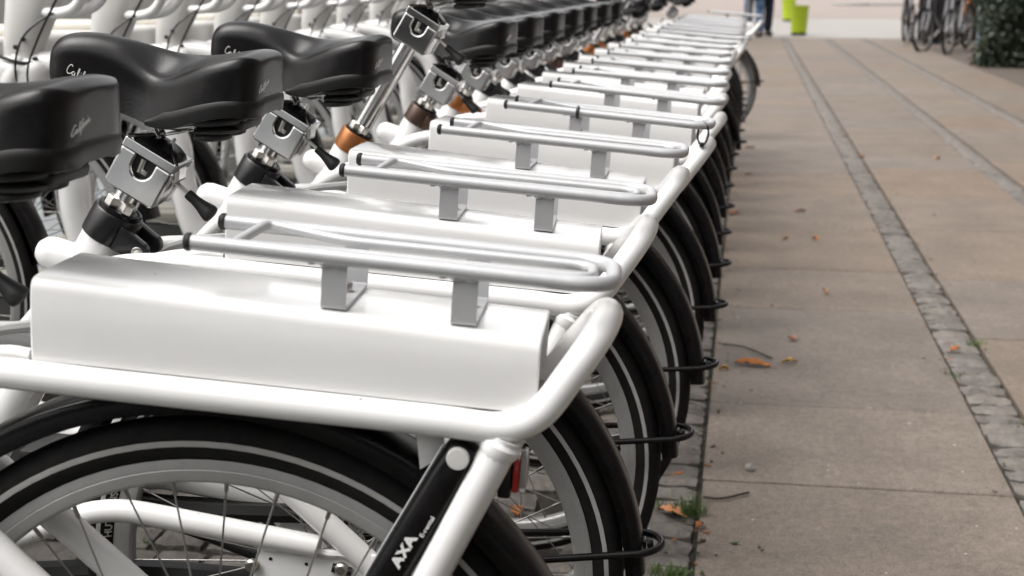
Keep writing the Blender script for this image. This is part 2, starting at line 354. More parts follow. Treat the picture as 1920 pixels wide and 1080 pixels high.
# squarish end: corners with a radius of 28 mm
end = fillet([(.022, .0515, zr(.022)), (-.336, .0515, zr(-.336)), (-.336, -.0515, zr(-.336)), (.022, -.0515, zr(.022))], [0, .036, .036, 0], 8)
dense = []
for a, b in zip(end[:-1], end[1:]):
    n_ = max(1, int((b - a).length / .05))
    dense += [a.lerp(b, i / n_) for i in range(n_)]
dense.append(end[-1])
g.tube(dense, .0068, 14)
inner = fillet([(-.012, .048, zr(0) + .000), (-.020, -.040, zr(0) + .004), (-.095, -.026, zr(-.09) - .001), (-.318, -.026, zr(-.318)), (-.318, .026, zr(-.318)), (-.095, .026, zr(-.09) - .001), (-.020, .044, zr(0))], [.002, .010, .02, .018, .018, .02, .004], 6)
g.tube(inner, .0046, 12)
for sx in (-.04, -.30): pass
part('rack', 'luggage_rack', g, 'silver', angle=60)
for k, y in enumerate((.0515, -.0515)):
    g = G(); g.lathe([(.0074, 0), (.0080, .001), (.0080, .004), (.006, .0062), (.002, .007)], (.021, y, zr(.021)), (1, 0, .02), 14); part('endcap%d' % k, 'end_cap', g, 'rubber', 'rack')
for k, sx in enumerate((-.102, -.2135)):
    g = G(); b0 = zt(sx) + .0006; W_ = .0216; top = zr(sx) - .004
    pr = fillet([(.0495, 0, top), (.0488, 0, b0 + .0015), (-.0488, 0, b0 + .0015), (-.0495, 0, top)], [0, .004, .004, 0], 4)
    rows = []
    for i, p in enumerate(pr):
        t_ = (pr[min(i + 1, len(pr) - 1)] - pr[max(i - 1, 0)]).normalized(); nrm = Vector((t_.z, 0, -t_.x))
        q1 = p + nrm * .0014; q2 = p - nrm * .0014
        rows.append([(sx + W_ / 2, q1.x, q1.z), (sx - W_ / 2, q1.x, q1.z), (sx - W_ / 2, q2.x, q2.z), (sx + W_ / 2, q2.x, q2.z)])
    g.loft(rows)
    for sg in (1, -1):                                      # weld bead between rail and bracket
        bead = [(sx + .022 - .0042 * i, sg * (.0512 + .0012 * math.sin(i * 2.3)), zr(sx) - .0055 - .0012 * math.cos(i * 1.9)) for i in range(9)]
        g.tube(bead, [.0016, .0026, .0023, .0036, .0029, .0036, .0031, .0034, .0018], 7)
    part('bracket%d' % k, 'rack_bracket', g, 'silver', 'rack', angle=50)
    g = G(); g.lathe([(.0062, 0), (.0062, .001), (.0043, .0012), (.0043, .0075), (.0036, .0085), (.001, .0085)], (sx, -.012, b0 + .003), (0, 0, 1), 6 if False else 10)
    part('rbolt%d' % k, 'bracket_bolt', g, 'steel', 'rack')

# ---- wheels (local to the hub)
def wheel_parts(pre, hubloc):
    g = G(); g.lathe([(.006, -.062), (.006, -.04), (.024, -.034), (.024, -.030), (.014, -.027), (.014, .027), (.024, .030), (.024, .034), (.006, .04), (.006, .062)], (0, 0, 0), (0, 1, 0), 20)
    part(pre, 'rear_wheel' if pre == 'rw' else 'front_wheel', g, 'steel', None, hubloc)
if True:
    wheel_parts('rw', (0, 0, HUB)); wheel_parts('fw', (1.295, 0, .375))
tyre_prof = [(.3255 + .0205 * math.cos(a), .0205 * math.sin(a)) for a in np.linspace(-2.55, 2.55, 22)]
g = G(); g.lathe(tyre_prof + [(.303, .010), (.303, -.010)], n=96, closed=True); TYRE = g.mesh('tyre', 'tyre', 60)
def tyre_pt(r_, off=.0004):                     # near-side sidewall point (radius -> half width)
    return math.sqrt(max((.0205 + off) ** 2 - (r_ - .3255) ** 2, 0))
g = G()
for sg in (1, -1): g.lathe([(r_, sg * tyre_pt(r_, .0005)) for r_ in np.linspace(.3222, .3278, 4)], n=96, caps=False)
STRIPE = g.mesh('reflective_stripe', 'stripe', 60, recalc=False)
rim_half = [(.3065, .0105), (.3075, .0122), (.3045, .0128), (.2985, .0126), (.2978, .0121), (.2970, .0126), (.2910, .0122), (.2870, .0110), (.2842, .0080), (.2835, 0)]
g = G(); g.lathe(rim_half + [(a, -b) for a, b in rim_half[-2::-1]], n=96, closed=True); RIM = g.mesh('rim', 'rim', 25)
SPK = []
for var in range(4):
    g = G(); side = 1 if var % 2 == 0 else -1; d = 1 if var < 2 else -1
    a0 = d * R(62); hp = (.023 * math.sin(a0), side * .032, .023 * math.cos(a0)); rp = (0, side * .003, .284)
    hv, rv = Vector(hp), Vector(rp); u = (rv - hv).normalized()
    g.tube([hv, rv - u * .010], .00105, 6); g.tube([rv - u * .013, rv - u * .011, rv], [.0012, .0021, .0021], 7)
    SPK.append(g.mesh('spoke', 'spoke', 60))
g = G()
for k in range(36):
    me = SPK[k % 4]; mt = Matrix.Rotation(2 * math.pi * k / 36, 4, 'Y'); g.add([(mt @ v.co)[:] for v in me.vertices], [p.vertices[:] for p in me.polygons])
SPOKES = g.mesh('spokes', 'spoke', 60)
# lettering bent round the sidewall
def ring_text(parts_, a_start, r0, size):
    g = G(); a = a_start; mi = 0
    for body, mi in parts_:
        me = text_mesh(body, size, .00025, size * .02); xs = [v.co.x for v in me.vertices]; wd = (max(xs) if xs else 0)
        V = []
        for v in me.vertices:
            r_ = r0 + v.co.y * .85; an = a - v.co.x / r0; y = tyre_pt(r_, .0006) + v.co.z
            V.append((-r_ * math.cos(an), y, r_ * math.sin(an)))
        g.add(V, [p.vertices[:] for p in me.polygons], mi); a -= (wd + size * .5) / r0
    return g.mesh('tyre_lettering', ['tyre_print', 'red_print'], 60, recalc=False)
TXT = ring_text([("o", 1), ("HUTCHINSON", 0), ("o", 1), ("URBAN TOUR", 0), ("REFLEX  37-622", 0)], R(186), .3095, .0125)

# ---- rear fender
def fender(rad, a0, a1, n=46, hw=.0285):
    g = G(); rows = []
    cross = [(-hw * 1.02, -.0135), (-hw * 1.02, -.0040), (-hw * .98, .0030), (-hw * .85, .0066), (-hw * .5, .0086), (0, .0092), (hw * .5, .0086), (hw * .85, .0066), (hw * .98, .0030), (hw * 1.02, -.0040), (hw * 1.02, -.0135)]
    for i in range(n):
        a = a0 + (a1 - a0) * i / (n - 1)
        o_ = [((rad + h + th) * -math.cos(a), t_, (rad + h + th) * math.sin(a)) for th in (.0012,) for t_, h in cross]
        o_ += [((rad + h - .0012) * -math.cos(a), t_, (rad + h - .0012) * math.sin(a)) for t_, h in cross[::-1]]
        rows.append(o_)
    g.loft(rows); return g
part('fender', 'rear_fender', fender(.3690, R(6), R(176)), 'gloss_black', None, (.006, 0, HUB), 50)
g = G(); half_s = [(-.01, .052, .020), (-.20, .048, .048), (-.360, .036, .071)]
arcp = [(-.360 - .034 * math.sin(a), .036 * math.cos(a), .071 + .004 * math.sin(a)) for a in np.linspace(.15, math.pi - .15, 13)]
g.tube(half_s + arcp + [(a, -b, c) for a, b, c in half_s[::-1]], .0047, 10)
part('fstay', 'fender_stay', g, 'gloss_black', 'fender', (0, 0, 0), 60)
g = G(); g.lathe([(.0055, 0), (.0055, .006), (.004, .008)], (-.376, 0, .071), (-1, 0, .19), 10); g.box((-.372, 0, .069), (.006, .022, .018), bev=.002)
part('fclip', 'stay_clip', g, 'gloss_black', 'fender')
part('ffender', 'front_fender', fender(.3690, R(15), R(196)), 'gloss_black', None, (1.295, 0, .375), 50)

# ---- wheel lock and tail reflector
ax = Vector((-.4386, 0, .8987)); pp = Vector((.8987, 0, .4386)); tt = Vector((0, 1, 0))
Lo = Vector((-.1955, .046, .652))
g = G()
rows = []
for h, hw, dp in ((-.098, .011, .010), (-.095, .0150, .014), (-.080, .0176, .0175), (.03, .0166, .0175), (.058, .0150, .0165), (.0635, .0130, .014), (.065, .010, .010)):
    q = []
    for k in range(20):
        a = 2 * math.pi * k / 20; ex = .68
        cx = math.copysign(abs(math.cos(a)) ** ex, math.cos(a)) * hw; cy = math.copysign(abs(math.sin(a)) ** ex, math.sin(a)) * dp
        q.append(Lo + ax * h + pp * cx + tt * (cy + .004))
    rows.append(q)
g.loft(rows); part('lock', 'wheel_lock', g, 'gloss_black', None, (0, 0, 0), 50)
g = G(); g.lathe([(.0098, 0), (.0098, .004), (.0090, .0052), (.004, .0055)], Lo + ax * .0535 + pp * .001 + tt * .0185, (0, 1, 0), 22); part('lock_button', 'lock_button', g, 'dock', 'lock')
g = G(); g.tube([Lo + ax * h + pp * .0172 + tt * .010 for h in (-.09, -.03, .03, .055)], .0011, 6); g.tube([Lo + ax * h - pp * .0168 + tt * .002 for h in (-.02, .02, .055)], .0016, 6); part('lock_trim', 'lock_trim', g, 'silver', 'lock')
g = G()
for body, size, o2, o1 in (("AXA", .0158, -.060, -.0045), ("E-rental", .0068, -.0245, -.0085)):
    me = text_mesh(body, size, .0002, size * (.045 if body == 'AXA' else .015))
    g.add([Lo + ax * (o2 + v.co.x) + pp * (o1 + v.co.y * .8) + tt * (.0219 + v.co.z) for v in me.vertices], [p.vertices[:] for p in me.polygons])
part('lock_text', 'lock_lettering', g.mesh('lock_lettering', 'print', 60, recalc=False), None, 'lock')
g = G(); g.box((-.2555, 0, .664), (.012, .030, .032), bev=.003); part('tail', 'tail_light', g, 'black')
g = G(); g.box((-.2650, 0, .670), (.006, .032, .030), bev=.002); part('tail_red', 'red_lens', g, 'red', 'tail')
g = G(); g.box((-.2715, 0, .672), (.006, .032, .034), bev=.002); part('tail_clear', 'clear_lens', g, 'clear', 'tail')

# ---- seat post, collar, clamp block
A = Vector((-.460, 0, .888)); Pp = Vector((.888, 0, .460))          # seat tube axis (up) and its forward normal
CB = Vector((.325, 0, .7495))                                       # collar base on the axis
g = G(); g.lathe([(.0300, 0), (.0318, .0012), (.0318, .0365), (.0305, .0385), (.0285, .039)], CB, A, 32)
ear = []
for k in range(13):
    a = R(-90) + R(180) * k / 12; ear.append((-.0485 - .0125 * math.cos(a) + 0, .0155 + .0125 * math.sin(a)))
g.prism([(-.018, .001), (-.026, .0025)] + ear + [(-.026, .0315), (-.018, .034)], CB + tt * .017, Pp, A, tt, .015, .0015)
g.prism([(-.018, .001), (-.026, .0025)] + ear + [(-.026, .0315), (-.018, .034)], CB - tt * .032, Pp, A, tt, .015, .0015)
part('collar', 'seat_collar', g, 'collar', angle=35)
g = G(); g.lathe([(.0072, 0), (.0072, .0016), (.0062, .0022)], CB - Pp * .0495 + A * .0155 + tt * .0318, tt, 18); part('collar_bolt', 'collar_bolt', g, 'steel', 'collar')
g = G(); g.lathe([(.0036, .0022), (.0036, .0030), (.003, .0034)], CB - Pp * .0495 + A * .0155 + tt * .0318, tt, 12); part('collar_bolt2', 'bolt_core', g, 'dock', 'collar')
g = G(); g.lathe([(.0275, 0), (.0275, .0055), (.026, .0065), (.0235, .0065), (.0235, .0045), (.021, .0045), (.021, .006), (.017, .006)], CB + A * .0375, A, 32); part('collar_ring', 'collar_ring', g, 'gloss_black', 'collar')
g = G(); g.lathe([(.0168, -.03), (.0168, .07)], CB + A * .03, A, 24)
part('post', 'seat_post', g, 'chrome')
g = G(); g.lathe([(.0168, -.03), (.0168, .225)], CB + A * .03, A, 24); POST_LONG = g.mesh('seat_post', 'chrome', 40)
for k, off in enumerate((.0095, -.0085)):
    g = G(); g.lathe([(.0093, 0), (.0100, .0012), (.0100, .0115), (.0088, .0128)], CB + A * .0435 + Pp * off + tt * .012, A, 6); part('nut%d' % k, 'clamp_nut', g, 'steel', 'collar', angle=25)
BC = Vector((.2870, 0, .8095))                                      # block: bottom centre
Bm = Matrix((Pp, tt, A)).transposed()
def bl(x, y, z): return BC + Pp * x + tt * y + A * z
g = G()
# near and far face plates with a U-shaped window, a plain core between them
bw, bh, bd = .0340, .0510, .0335
n_ = 14
slot = [(.0132, bh)] + [(.0132 * math.cos(math.pi * k / n_), bh - .0125 - .0135 * math.sin(math.pi * k / n_)) for k in range(n_ + 1)] + [(-.0132, bh)]
body = slot + [(-bw, bh)] + [(-bw + .006 - .006 * math.cos(a), .006 - .006 * math.sin(a)) for a in np.linspace(0, math.pi / 2, 5)] + [(bw - .006 + .006 * math.sin(a), .006 - .006 * math.cos(a)) for a in np.linspace(0, math.pi / 2, 5)] + [(bw, bh)]
for sg in (1, -1): g.prism(body, bl(0, sg * (bd - .013), 0), Pp, A, tt, sg * .013, .0026)
g.box(bl(0, 0, bh / 2), (2 * bw - .001, 2 * bd - .024, bh - .001), bev=.004, seg=3, mtx=Bm)
g.box(bl(0, 0, bh + .0062), (2 * bw + .001, 2 * bd + .001, .0118), bev=.0012, mtx=Bm)     # band
for sx in (-1, 1):                                                                          # roof ridges
    g.tube([bl(sx * bw, bd - .002, bh + .0125), bl(sx * .012, .012, bh + .0255), bl(sx * .008, -.01, bh + .027)], .0026, 8)
g.box(bl(-.0305, -.004, .050), (.012, .034, .028), bev=.004, mtx=Bm @ Matrix.Rotation(R(24), 3, 'Y'))
part('clamp', 'seat_clamp', g, 'chrome', angle=17)
g = G(); g.box(bl(0, .0225, bh - .0122), (.0262, .006, .0246), bev=.0, mtx=Bm); part('clamp_window', 'clamp_window', g, 'black', 'clamp')
g = G(); g.tube([bl(.004, .0265, bh - .003), bl(.002, .0270, bh - .020)], [.0038, .0034], 10); g.box(bl(-.004, .0272, bh - .017), (.007, .004, .006), bev=.001, mtx=Bm); part('clamp_latch', 'clamp_latch', g, 'steel', 'clamp')
g = G(); rows = []
for h, k in ((.0115, .97), (.0165, .86), (.0205, .66), (.0235, .42), (.0250, .2)):
    rows.append([bl(bw * k * math.copysign(abs(math.cos(a)) ** .6, math.cos(a)), bd * k * math.copysign(abs(math.sin(a)) ** .6, math.sin(a)), bh + h) for a in np.linspace(0, 2 * math.pi, 28, endpoint=False)])
g.loft(rows); part('clamp_dome', 'clamp_dome', g, 'gloss_black', 'clamp', angle=50)
g = G()
for dy in (.0035, -.0035): g.tube([Vector((.250, dy, .8345)), Vector((.2165, dy + .002, .8078))], .0019, 8)
ld = Vector((-.787, .02, -.617)).normalized(); l0 = Vector((.2195, .002, .8105))
part('lever', 'clamp_lever', g, 'steel', 'clamp')
g = G(); g.lathe([(.0058, -.004), (.0066, 0), (.0064, .008), (.0080, .018), (.0105, .027), (.0114, .032), (.0100, .0355), (.006, .037)], l0, ld, 18); part('lever_grip', 'lever_grip', g, 'rubber', 'clamp')
# saddle rails and rubber springs
g = G()
for dy in (.010, -.010):
    g.tube(spline([bl(.004, dy, bh + .024), Vector((.262, dy, .894)), Vector((.236, dy * 1.6, .893)), Vector((.20, dy * 2.2, .900))], 5), .0032, 8)
    g.tube([Vector((.30, dy, .918)), Vector((.262, dy, .892))], .0030, 8)
g.box((.232, 0, .888), (.03, .034, .004), bev=.001, mtx=Matrix.Rotation(R(14), 3, 'Y'))
part('rails', 'saddle_rail', g, 'chrome', 'saddle', angle=50)
g = G()
for yc in (.030, -.030):
    for (sx, z0, rr, hh) in ((.178, .9015, .034, .013), (.176, .8930, .031, .009), (.184, .8835, .023, .010)):
        pf = [(rr * .7, 0), (rr * .95, hh * .2), (rr, hh * .5), (rr * .95, hh * .8), (rr * .7, hh)]
        g.lathe(pf, (sx, yc, z0), (.12, 0, 1), 20)
g.box((.175, 0, .905), (.06, .09, .016), bev=.006)
part('springs', 'saddle_spring', g, 'rubber', 'saddle', angle=50)

# ---- saddle
ST = np.array([  # s, half width, top z, bottom z, edge z, flare of the skirt
    (.3925, .004, .960, .950, .956, 0), (.3905, .013, .974, .940, .962, 0), (.3820, .0215, .9870, .9310, .969, 0), (.364, .0265, .9950, .9240, .973, .001), (.335, .0285, .9972, .9185, .972, .003),
    (.305, .0300, .9940, .9125, .963, .006), (.278, .0335, .9890, .9050, .954, .009), (.256, .0410, .9845, .8995, .947, .009), (.234, .0530, .9808, .8990, .949, .006), (.212, .0655, .9800, .9050, .957, .003),
    (.188, .0765, .9822, .9130, .967, .001), (.163, .0830, .9872, .9195, .975, 0), (.143, .0825, .9915, .9215, .980, 0), (.1325, .0755, .9915, .9210, .980, 0), (.1262, .063, .9865, .9210, .977, 0), (.1238, .046, .9820, .9215, .972, 0), (.1234, .030, .9760, .9240, .966, 0)])
SS = np.array(spline(ST, 4))
def section(row):
    s_, w_, top, bot, ez, fl = row; o_ = []
    rc = min(.018, w_ * .5, max(.004, (ez - bot) * .6))
    nb = min(1, max(0, (s_ - .235) / .075)); nb = nb * nb * (3 - 2 * nb)          # 1 on the round nose, 0 on the wings
    for k in range(16):
        if k < 10:
            u = k / 9; x = u * (w_ - rc * .6); tb = min(1, max(0, (s_ - .165) / .06)); f = u * u * (3 - 2 * u) * tb + u ** 2.2 * (1 - tb); z = top + (ez + rc * .35 - top) * f
        else:
            a = math.pi / 2 * (k - 9) / 6; x = w_ - rc * .6 + rc * .6 * math.sin(a); z = ez + rc * .35 - rc * (1 - math.cos(a))
        q = math.pi / 2 * k / 15; nx = w_ * math.sin(q) ** .92; zl = ez - rc * .65; nz = zl + (top - zl) * math.cos(q) ** .85
        o_.append((x + (nx - x) * nb, z + (nz - z) * nb))
    z0 = ez - rc * .65
    for f in (.2, .4, .6, .8, 1.0): o_.append((w_ + fl * f ** 1.6 + .0012 * math.sin(f * 3.1), z0 + (bot - z0) * f))
    o_.append(((w_ + fl) * .9, bot - .002))
    return o_
g = G(); rows = []
for row in SS:
    h_ = section(row); rows.append([(row[0], x, z) for x, z in h_] + [(row[0], -x, z) for x, z in h_[:0:-1]])
g.loft(rows); SADDLE_G = g
part('saddle', 'saddle', g, 'vinyl', angle=70)
g = G(); rows = []
for sg, seq in ((1, SS), (-1, SS[::-1])):
    for row in seq:
        if row[0] > .266: continue
        s_, w_, top, bot = row[:4]; w_ = w_ + row[5]; k = min(1, (.266 - s_) / .03); lift = .0165 * k; e = .0012 if s_ < .135 else 0
        rows.append([(s_ - e * .1, sg * (w_ * 1.0 + .0003), bot + lift), (s_ - e, sg * (w_ + .0016), bot + lift - .0012), (s_ - e * 1.5, sg * (w_ + .0022), bot + lift * .45), (s_ - e, sg * (w_ * .99 + .0010), bot - .003), (s_, sg * w_ * .86, bot - .0045), (s_ + .002, sg * w_ * .80, bot + .004)])
g.loft(rows)
part('saddle_lip', 'saddle_base', g, 'vinyl_lip', 'saddle', angle=60)
# handwriting on the saddle
STROKES = [[(1.3, 1.9), (1.1, 2.15), (.7, 2.0), (.25, 1.2), (.1, .4), (.4, 0), (.9, .15), (1.3, .5), (1.5, .8), (1.9, .97), (1.6, .85), (1.42, .45), (1.55, .08), (1.9, .3), (2.12, .9), (2.05, .25), (2.3, .05), (2.6, .4), (3.0, 1.4), (3.1, 2.1), (2.85, 2.0), (2.72, 1.0), (2.78, .12), (3.0, .1), (3.25, .5), (3.4, .95), (3.32, .2), (3.5, .05), (3.8, .4), (4.3, 1.5), (4.4, 2.1), (4.2, 2.1), (4.05, 1.0), (3.85, -.7), (3.68, -.9), (3.72, -.3), (4.2, .1), (4.5, .5), (4.85, .95), (4.6, .6), (4.65, .1), (5.0, .1), (5.15, .6), (4.9, .95), (5.2, .8), (5.4, .8), (5.55, 1.0), (5.6, .85), (5.8, .85), (5.75, .2), (5.95, .05), (6.15, .4), (6.3, .9), (6.3, .05), (6.5, .8), (6.7, .9), (6.7, .2), (6.85, .05), (7.05, .4), (7.2, .95), (7.15, .2), (7.3, .05), (7.55, .4), (7.8, .85), (8.15, .95), (7.85, .85), (7.6, .45), (7.75, .05), (8.05, .3), (8.3, .9), (8.2, .2), (8.5, .0), (9.3, .25)],
           [(3.50, 1.42), (3.54, 1.55)], [(7.34, 1.42), (7.38, 1.55)], [(3.85, 1.0), (4.6, 1.12)]]
bvh = BVHTree.FromPolygons([Vector(v) for v in SADDLE_G.v], SADDLE_G.f)
g = G()
for stx in STROKES:
    pts = spline([(x, y) for x, y in stx], 4)
    line = []
    for x, y in pts:                                        # front text on the near flank of the nose
        s_ = .3640 - (x + .18 * y) * .0050; z_ = .9500 + y * .0052 - x * .0021
        h_ = bvh.ray_cast(Vector((s_, .3, z_)), Vector((0, -1, 0)))[0]
        if h_: line.append(h_ + Vector((0, .0002, 0)))
    if len(line) > 1: g.tube(line, .00045, 5)
g2 = g; g = G()
for stx in STROKES:
    pts = spline([(x, y) for x, y in stx], 4); line = []
    for x, y in pts:                                        # rear text round the near corner of the tail
        an = R(48) - (x + .25 * y) * R(3.3); z_ = .9450 + y * .0039 + x * .0012
        d = Vector((-math.cos(an), math.sin(an), 0)); o_ = Vector((.175, .0, z_)) + d * .3
        h_ = bvh.ray_cast(o_, -d)[0]
        if h_: line.append(h_ + d * .0002)
    if len(line) > 1: g.tube(line, .00045, 5)
part('saddle_text', 'saddle_lettering', g2, 'print', 'saddle', angle=80); part('saddle_text2', 'saddle_lettering', g, 'print', 'saddle', angle=80)

# ---- head, fork, bars, cables
g = G(); rows = []
for z, c, hx, hy in ((.795, 1.262, .040, .030), (.815, 1.264, .044, .034), (.835, 1.262, .046, .037), (.86, 1.258, .049, .040), (.90, 1.248, .056, .044), (.95, 1.236, .064, .048), (1.0, 1.223, .070, .050), (1.06, 1.208, .072, .050), (1.10, 1.198, .066, .046), (1.115, 1.194, .05, .034)):
    rows.append([(c + hx * math.copysign(abs(math.cos(a)) ** .8, math.cos(a)), hy * math.copysign(abs(math.sin(a)) ** .8, math.sin(a)), z) for a in np.linspace(0, 2 * math.pi, 24, endpoint=False)])
g.loft(rows); part('head', 'head_column', g, 'head', angle=50)
for k, (hx, hz) in enumerate(((1.243, .857), (1.262, .838), (1.214, .815))):
    g = G(); g.lathe([(.0055, .034), (.0055, .0425), (.004, .0435)], (hx, 0, hz), (0, 1, 0), 10); part('head_bolt%d' % k, 'head_bolt', g, 'black', 'head')
g = G()
for sg in (1, -1): g.tube([(1.255, sg * .030, .81), (1.268, sg * .058, .76), (1.295, sg * .058, .375)], [.022, .020, .013], 14)
g.box((1.262, 0, .772), (.15, .125, .085), bev=.03, seg=4)
part('fork', 'fork', g, 'white')
g = G(); hb = [(1.235, 0, .935), (1.195, .025, .922), (1.150, .036, .924), (1.110, .045, .942), (1.080, .06, .99), (1.06, .10, 1.06), (1.03, .16, 1.11), (.95, .215, 1.125)]
hbf = hb[::-1] + [(a, -b, c) for a, b, c in hb[1:]]
g.tube(spline(hbf, 5), .0125, 12); part('bar', 'handlebar', g, 'white')
for sg in (1, -1):
    g = G(); g.tube(spline([(.965, sg * .220, 1.112), (.92, sg * .235, 1.13), (.86, sg * .248, 1.14)], 4), .0165, 12, dome=True); part('grip%d' % sg, 'handlebar_grip', g, 'rubber', 'bar')
    g = G(); g.tube(spline([(1.01, sg * .195, 1.07), (.99, sg * .22, 1.06), (.93, sg * .245, 1.08), (.89, sg * .25, 1.09)], 4), [.006] * 13, 8); part('blever%d' % sg, 'brake_lever', g, 'black', 'bar')
cab = [[(1.03, .18, 1.06), (1.10, .15, .96), (1.17, .11, .86), (1.21, .08, .78), (1.20, .05, .68)],
       [(1.03, -.18, 1.06), (1.12, -.02, .96), (1.19, .07, .90), (1.235, .075, .84), (1.245, .06, .76), (1.19, .05, .70)],
       [(1.36, .02, .83), (1.325, .05, .832), (1.284, .058, .814), (1.24, .058, .806), (1.212, .044, .806)]]
for k, c in enumerate(cab):
    g = G(); g.tube(spline(c, 6), .0027 if k < 2 else .0042, 8); part('cable%d' % k, 'brake_cable', g, 'black', 'bar')

NAMES = {'rw': 'rear_wheel', 'fw': 'front_wheel'}
UP = A * 1.0
def put(key, root, objs, suffix_mesh=None):
    name, me, par, loc = T[key]
    o = link(name, suffix_mesh or me, objs[par] if par else root, loc)
    objs[key] = o; return o
COLLARS = {}
for c in ('collar', 'copper', 'brown'):
    me = T['collar'][1].copy(); me.materials[0] = M[c]; COLLARS[c] = me
LIFTED = ('saddle', 'clamp')
ORDER = [k for k in T if T[k][2] is None] + [k for k in T if T[k][2] is not None]
ORDER = [k for k in ORDER]
def make_bike(X, Y, psi, pitch, raised=0.0, collar='collar', spin=0.0, label='', detail=0, tail=True):
    root = bpy.data.objects.new('rental_bicycle', None); COL.objects.link(root)
    yaw = math.pi - R(psi)
    rot = (Matrix.Rotation(yaw, 3, 'Z') @ Matrix.Rotation(-R(pitch), 3, 'Y'))
    root.location = Vector((X, Y, HUB)) + rot @ Vector((0, 0, -HUB)); root.rotation_euler = rot.to_euler('XYZ'); root.empty_display_size = .1
    tag(root, label, 'bicycle', 'white rental bicycles parked in a row along the pavement')
    objs = {}
    for key in ORDER:
        if detail >= 2 and key in ('plate_hole0', 'plate_hole1', 'plate_hole2', 'plate_slot', 'axle_bolt0', 'axle_bolt1', 'axle_bolt2', 'saddle_text', 'saddle_text2', 'lock_text', 'box_screw0', 'box_screw1', 'collar_bolt2', 'cable2'): continue
        if not tail and key.startswith('tail'): continue
        o = put(key, root, objs)
        if key in LIFTED: o.location = A * raised
        if key == 'collar': o.data = COLLARS[collar]
        if key == 'post' and raised > .05: o.data = POST_LONG
    for wk, rt in (('rw', spin), ('fw', spin * 1.7 + .4)):
        wo = objs[wk]; wo.rotation_euler = (0, rt, 0)
        link('tyre', TYRE, wo); link('reflective_stripe', STRIPE, wo); link('rim', RIM, wo)
        if detail == 0 and wk == 'rw':
            for k in range(36): s_ = link('spoke', SPK[k % 4], wo); s_.rotation_euler = (0, 2 * math.pi * k / 36, 0)
        else: tag(link('spokes', SPOKES, wo), kind='stuff')
        if detail < 2 and wk == 'rw': link('tyre_lettering', TXT, wo)
    return root, objs

ROW = [  # X, Y, yaw, pitch, seat raise, collar, wheel spin, label
    (-.4766, 1.1736, -4.2, 4.0, 0, 'collar', R(190), 'closest white rental bicycle, its whole battery box and rack in view above the wheel'),
    (-.4752, 1.6396, -4.18, 4.05, 0, 'collar', R(-6), 'white rental bicycle with chrome seat clamp and black collar right behind the closest battery box'),
    (-.4566, 2.107, -1.2, 3.95, 0, 'collar', R(142), 'white rental bicycle with low saddle just in front of the raised chrome seat post'),
    (-.4277, 2.5417, 2.0, 4.0, .158, 'copper', R(60), 'white rental bicycle with long raised chrome seat post in a copper collar'),
    (-.4180, 3.043, 2.1, 4.25, 0, 'brown', R(100), 'white rental bicycle with dark brown seat collar directly behind the raised seat post'),
    (-.4146, 3.4824, 2.7, 3.4, .0, 'copper', R(240), 'white rental bicycle with low saddle and copper collar, next after the dark brown collar'),
]
ordn = ['seventh', 'eighth', 'ninth', 'tenth', 'eleventh', 'twelfth', 'thirteenth', 'fourteenth', 'fifteenth', 'sixteenth', 'seventeenth', 'eighteenth']
for i in range(12):
    y = 3.93 + .452 * i; x = -.418 + (.024 if i > 4 else 0) + .001 * i + rnd.uniform(-.006, .006)
    ra = {5: .17, 6: .20, 8: .21, 9: .16, 11: .19}.get(i, 0)
    co = 'copper' if i in (5, 6, 9) else ('brown' if i in (3, 10) else 'collar')
    what = {5: 'raised saddle above a copper collar', 6: 'taller saddle above a copper collar', 8: 'high saddle on a long post'}.get(i, 'low black saddle' if not ra else 'raised black saddle')
    ROW.append((x, y, 2.4 + rnd.uniform(-.8, .8), 3.6 + rnd.uniform(-.3, .3), ra, co, rnd.uniform(0, 6), f'{ordn[i]} white bicycle from the front of the row, {what}'))
ROW.append((-.275, 9.92, 2.0, 3.5, 0, 'collar', 1.0, 'farthest white rental bicycle, its rear wheel sticking out onto the pavement beyond the row'))
BIKES = []
for i, r_ in enumerate(ROW):
    BIKES.append(make_bike(*r_, detail=0 if i < 3 else (1 if i < 5 else 2), tail=i < 2))

# cable ties on the fourth bicycle's rack
mw = None
bpy.context.view_layer.update()
W4 = BIKES[3][0].matrix_world
g = G(); pts = [W4 @ Vector((-.325 - .009 * math.sin(a) - (.010 if math.sin(a) < 0 else 0) * 0, .046, .843 + .019 * math.cos(a))) for a in np.linspace(0, 2 * math.pi, 20, endpoint=False)]
g.tube([p[:] for p in pts], .0022, 6, closed=True); q = W4 @ Vector((-.325, .047, .8245)); g.box(q[:], (.008, .007, .008), bev=.001)
tag(link('cable_tie', g.mesh('cable_tie', 'black')), 'thin black cable tie looped round the rear end of a silver rack', 'cable tie')
g = G(); pts = [W4 @ Vector((-.105, .0515 + .009 * math.sin(a), zr(-.105) + .009 * math.cos(a))) for a in np.linspace(0, 2 * math.pi, 14, endpoint=False)]
g.tube([p[:] for p in pts], .0028, 6, closed=True)
tag(link('cable_tie', g.mesh('cable_tie', 'black')), 'black strap wrapped tight round the middle of a silver rack rail', 'cable tie')

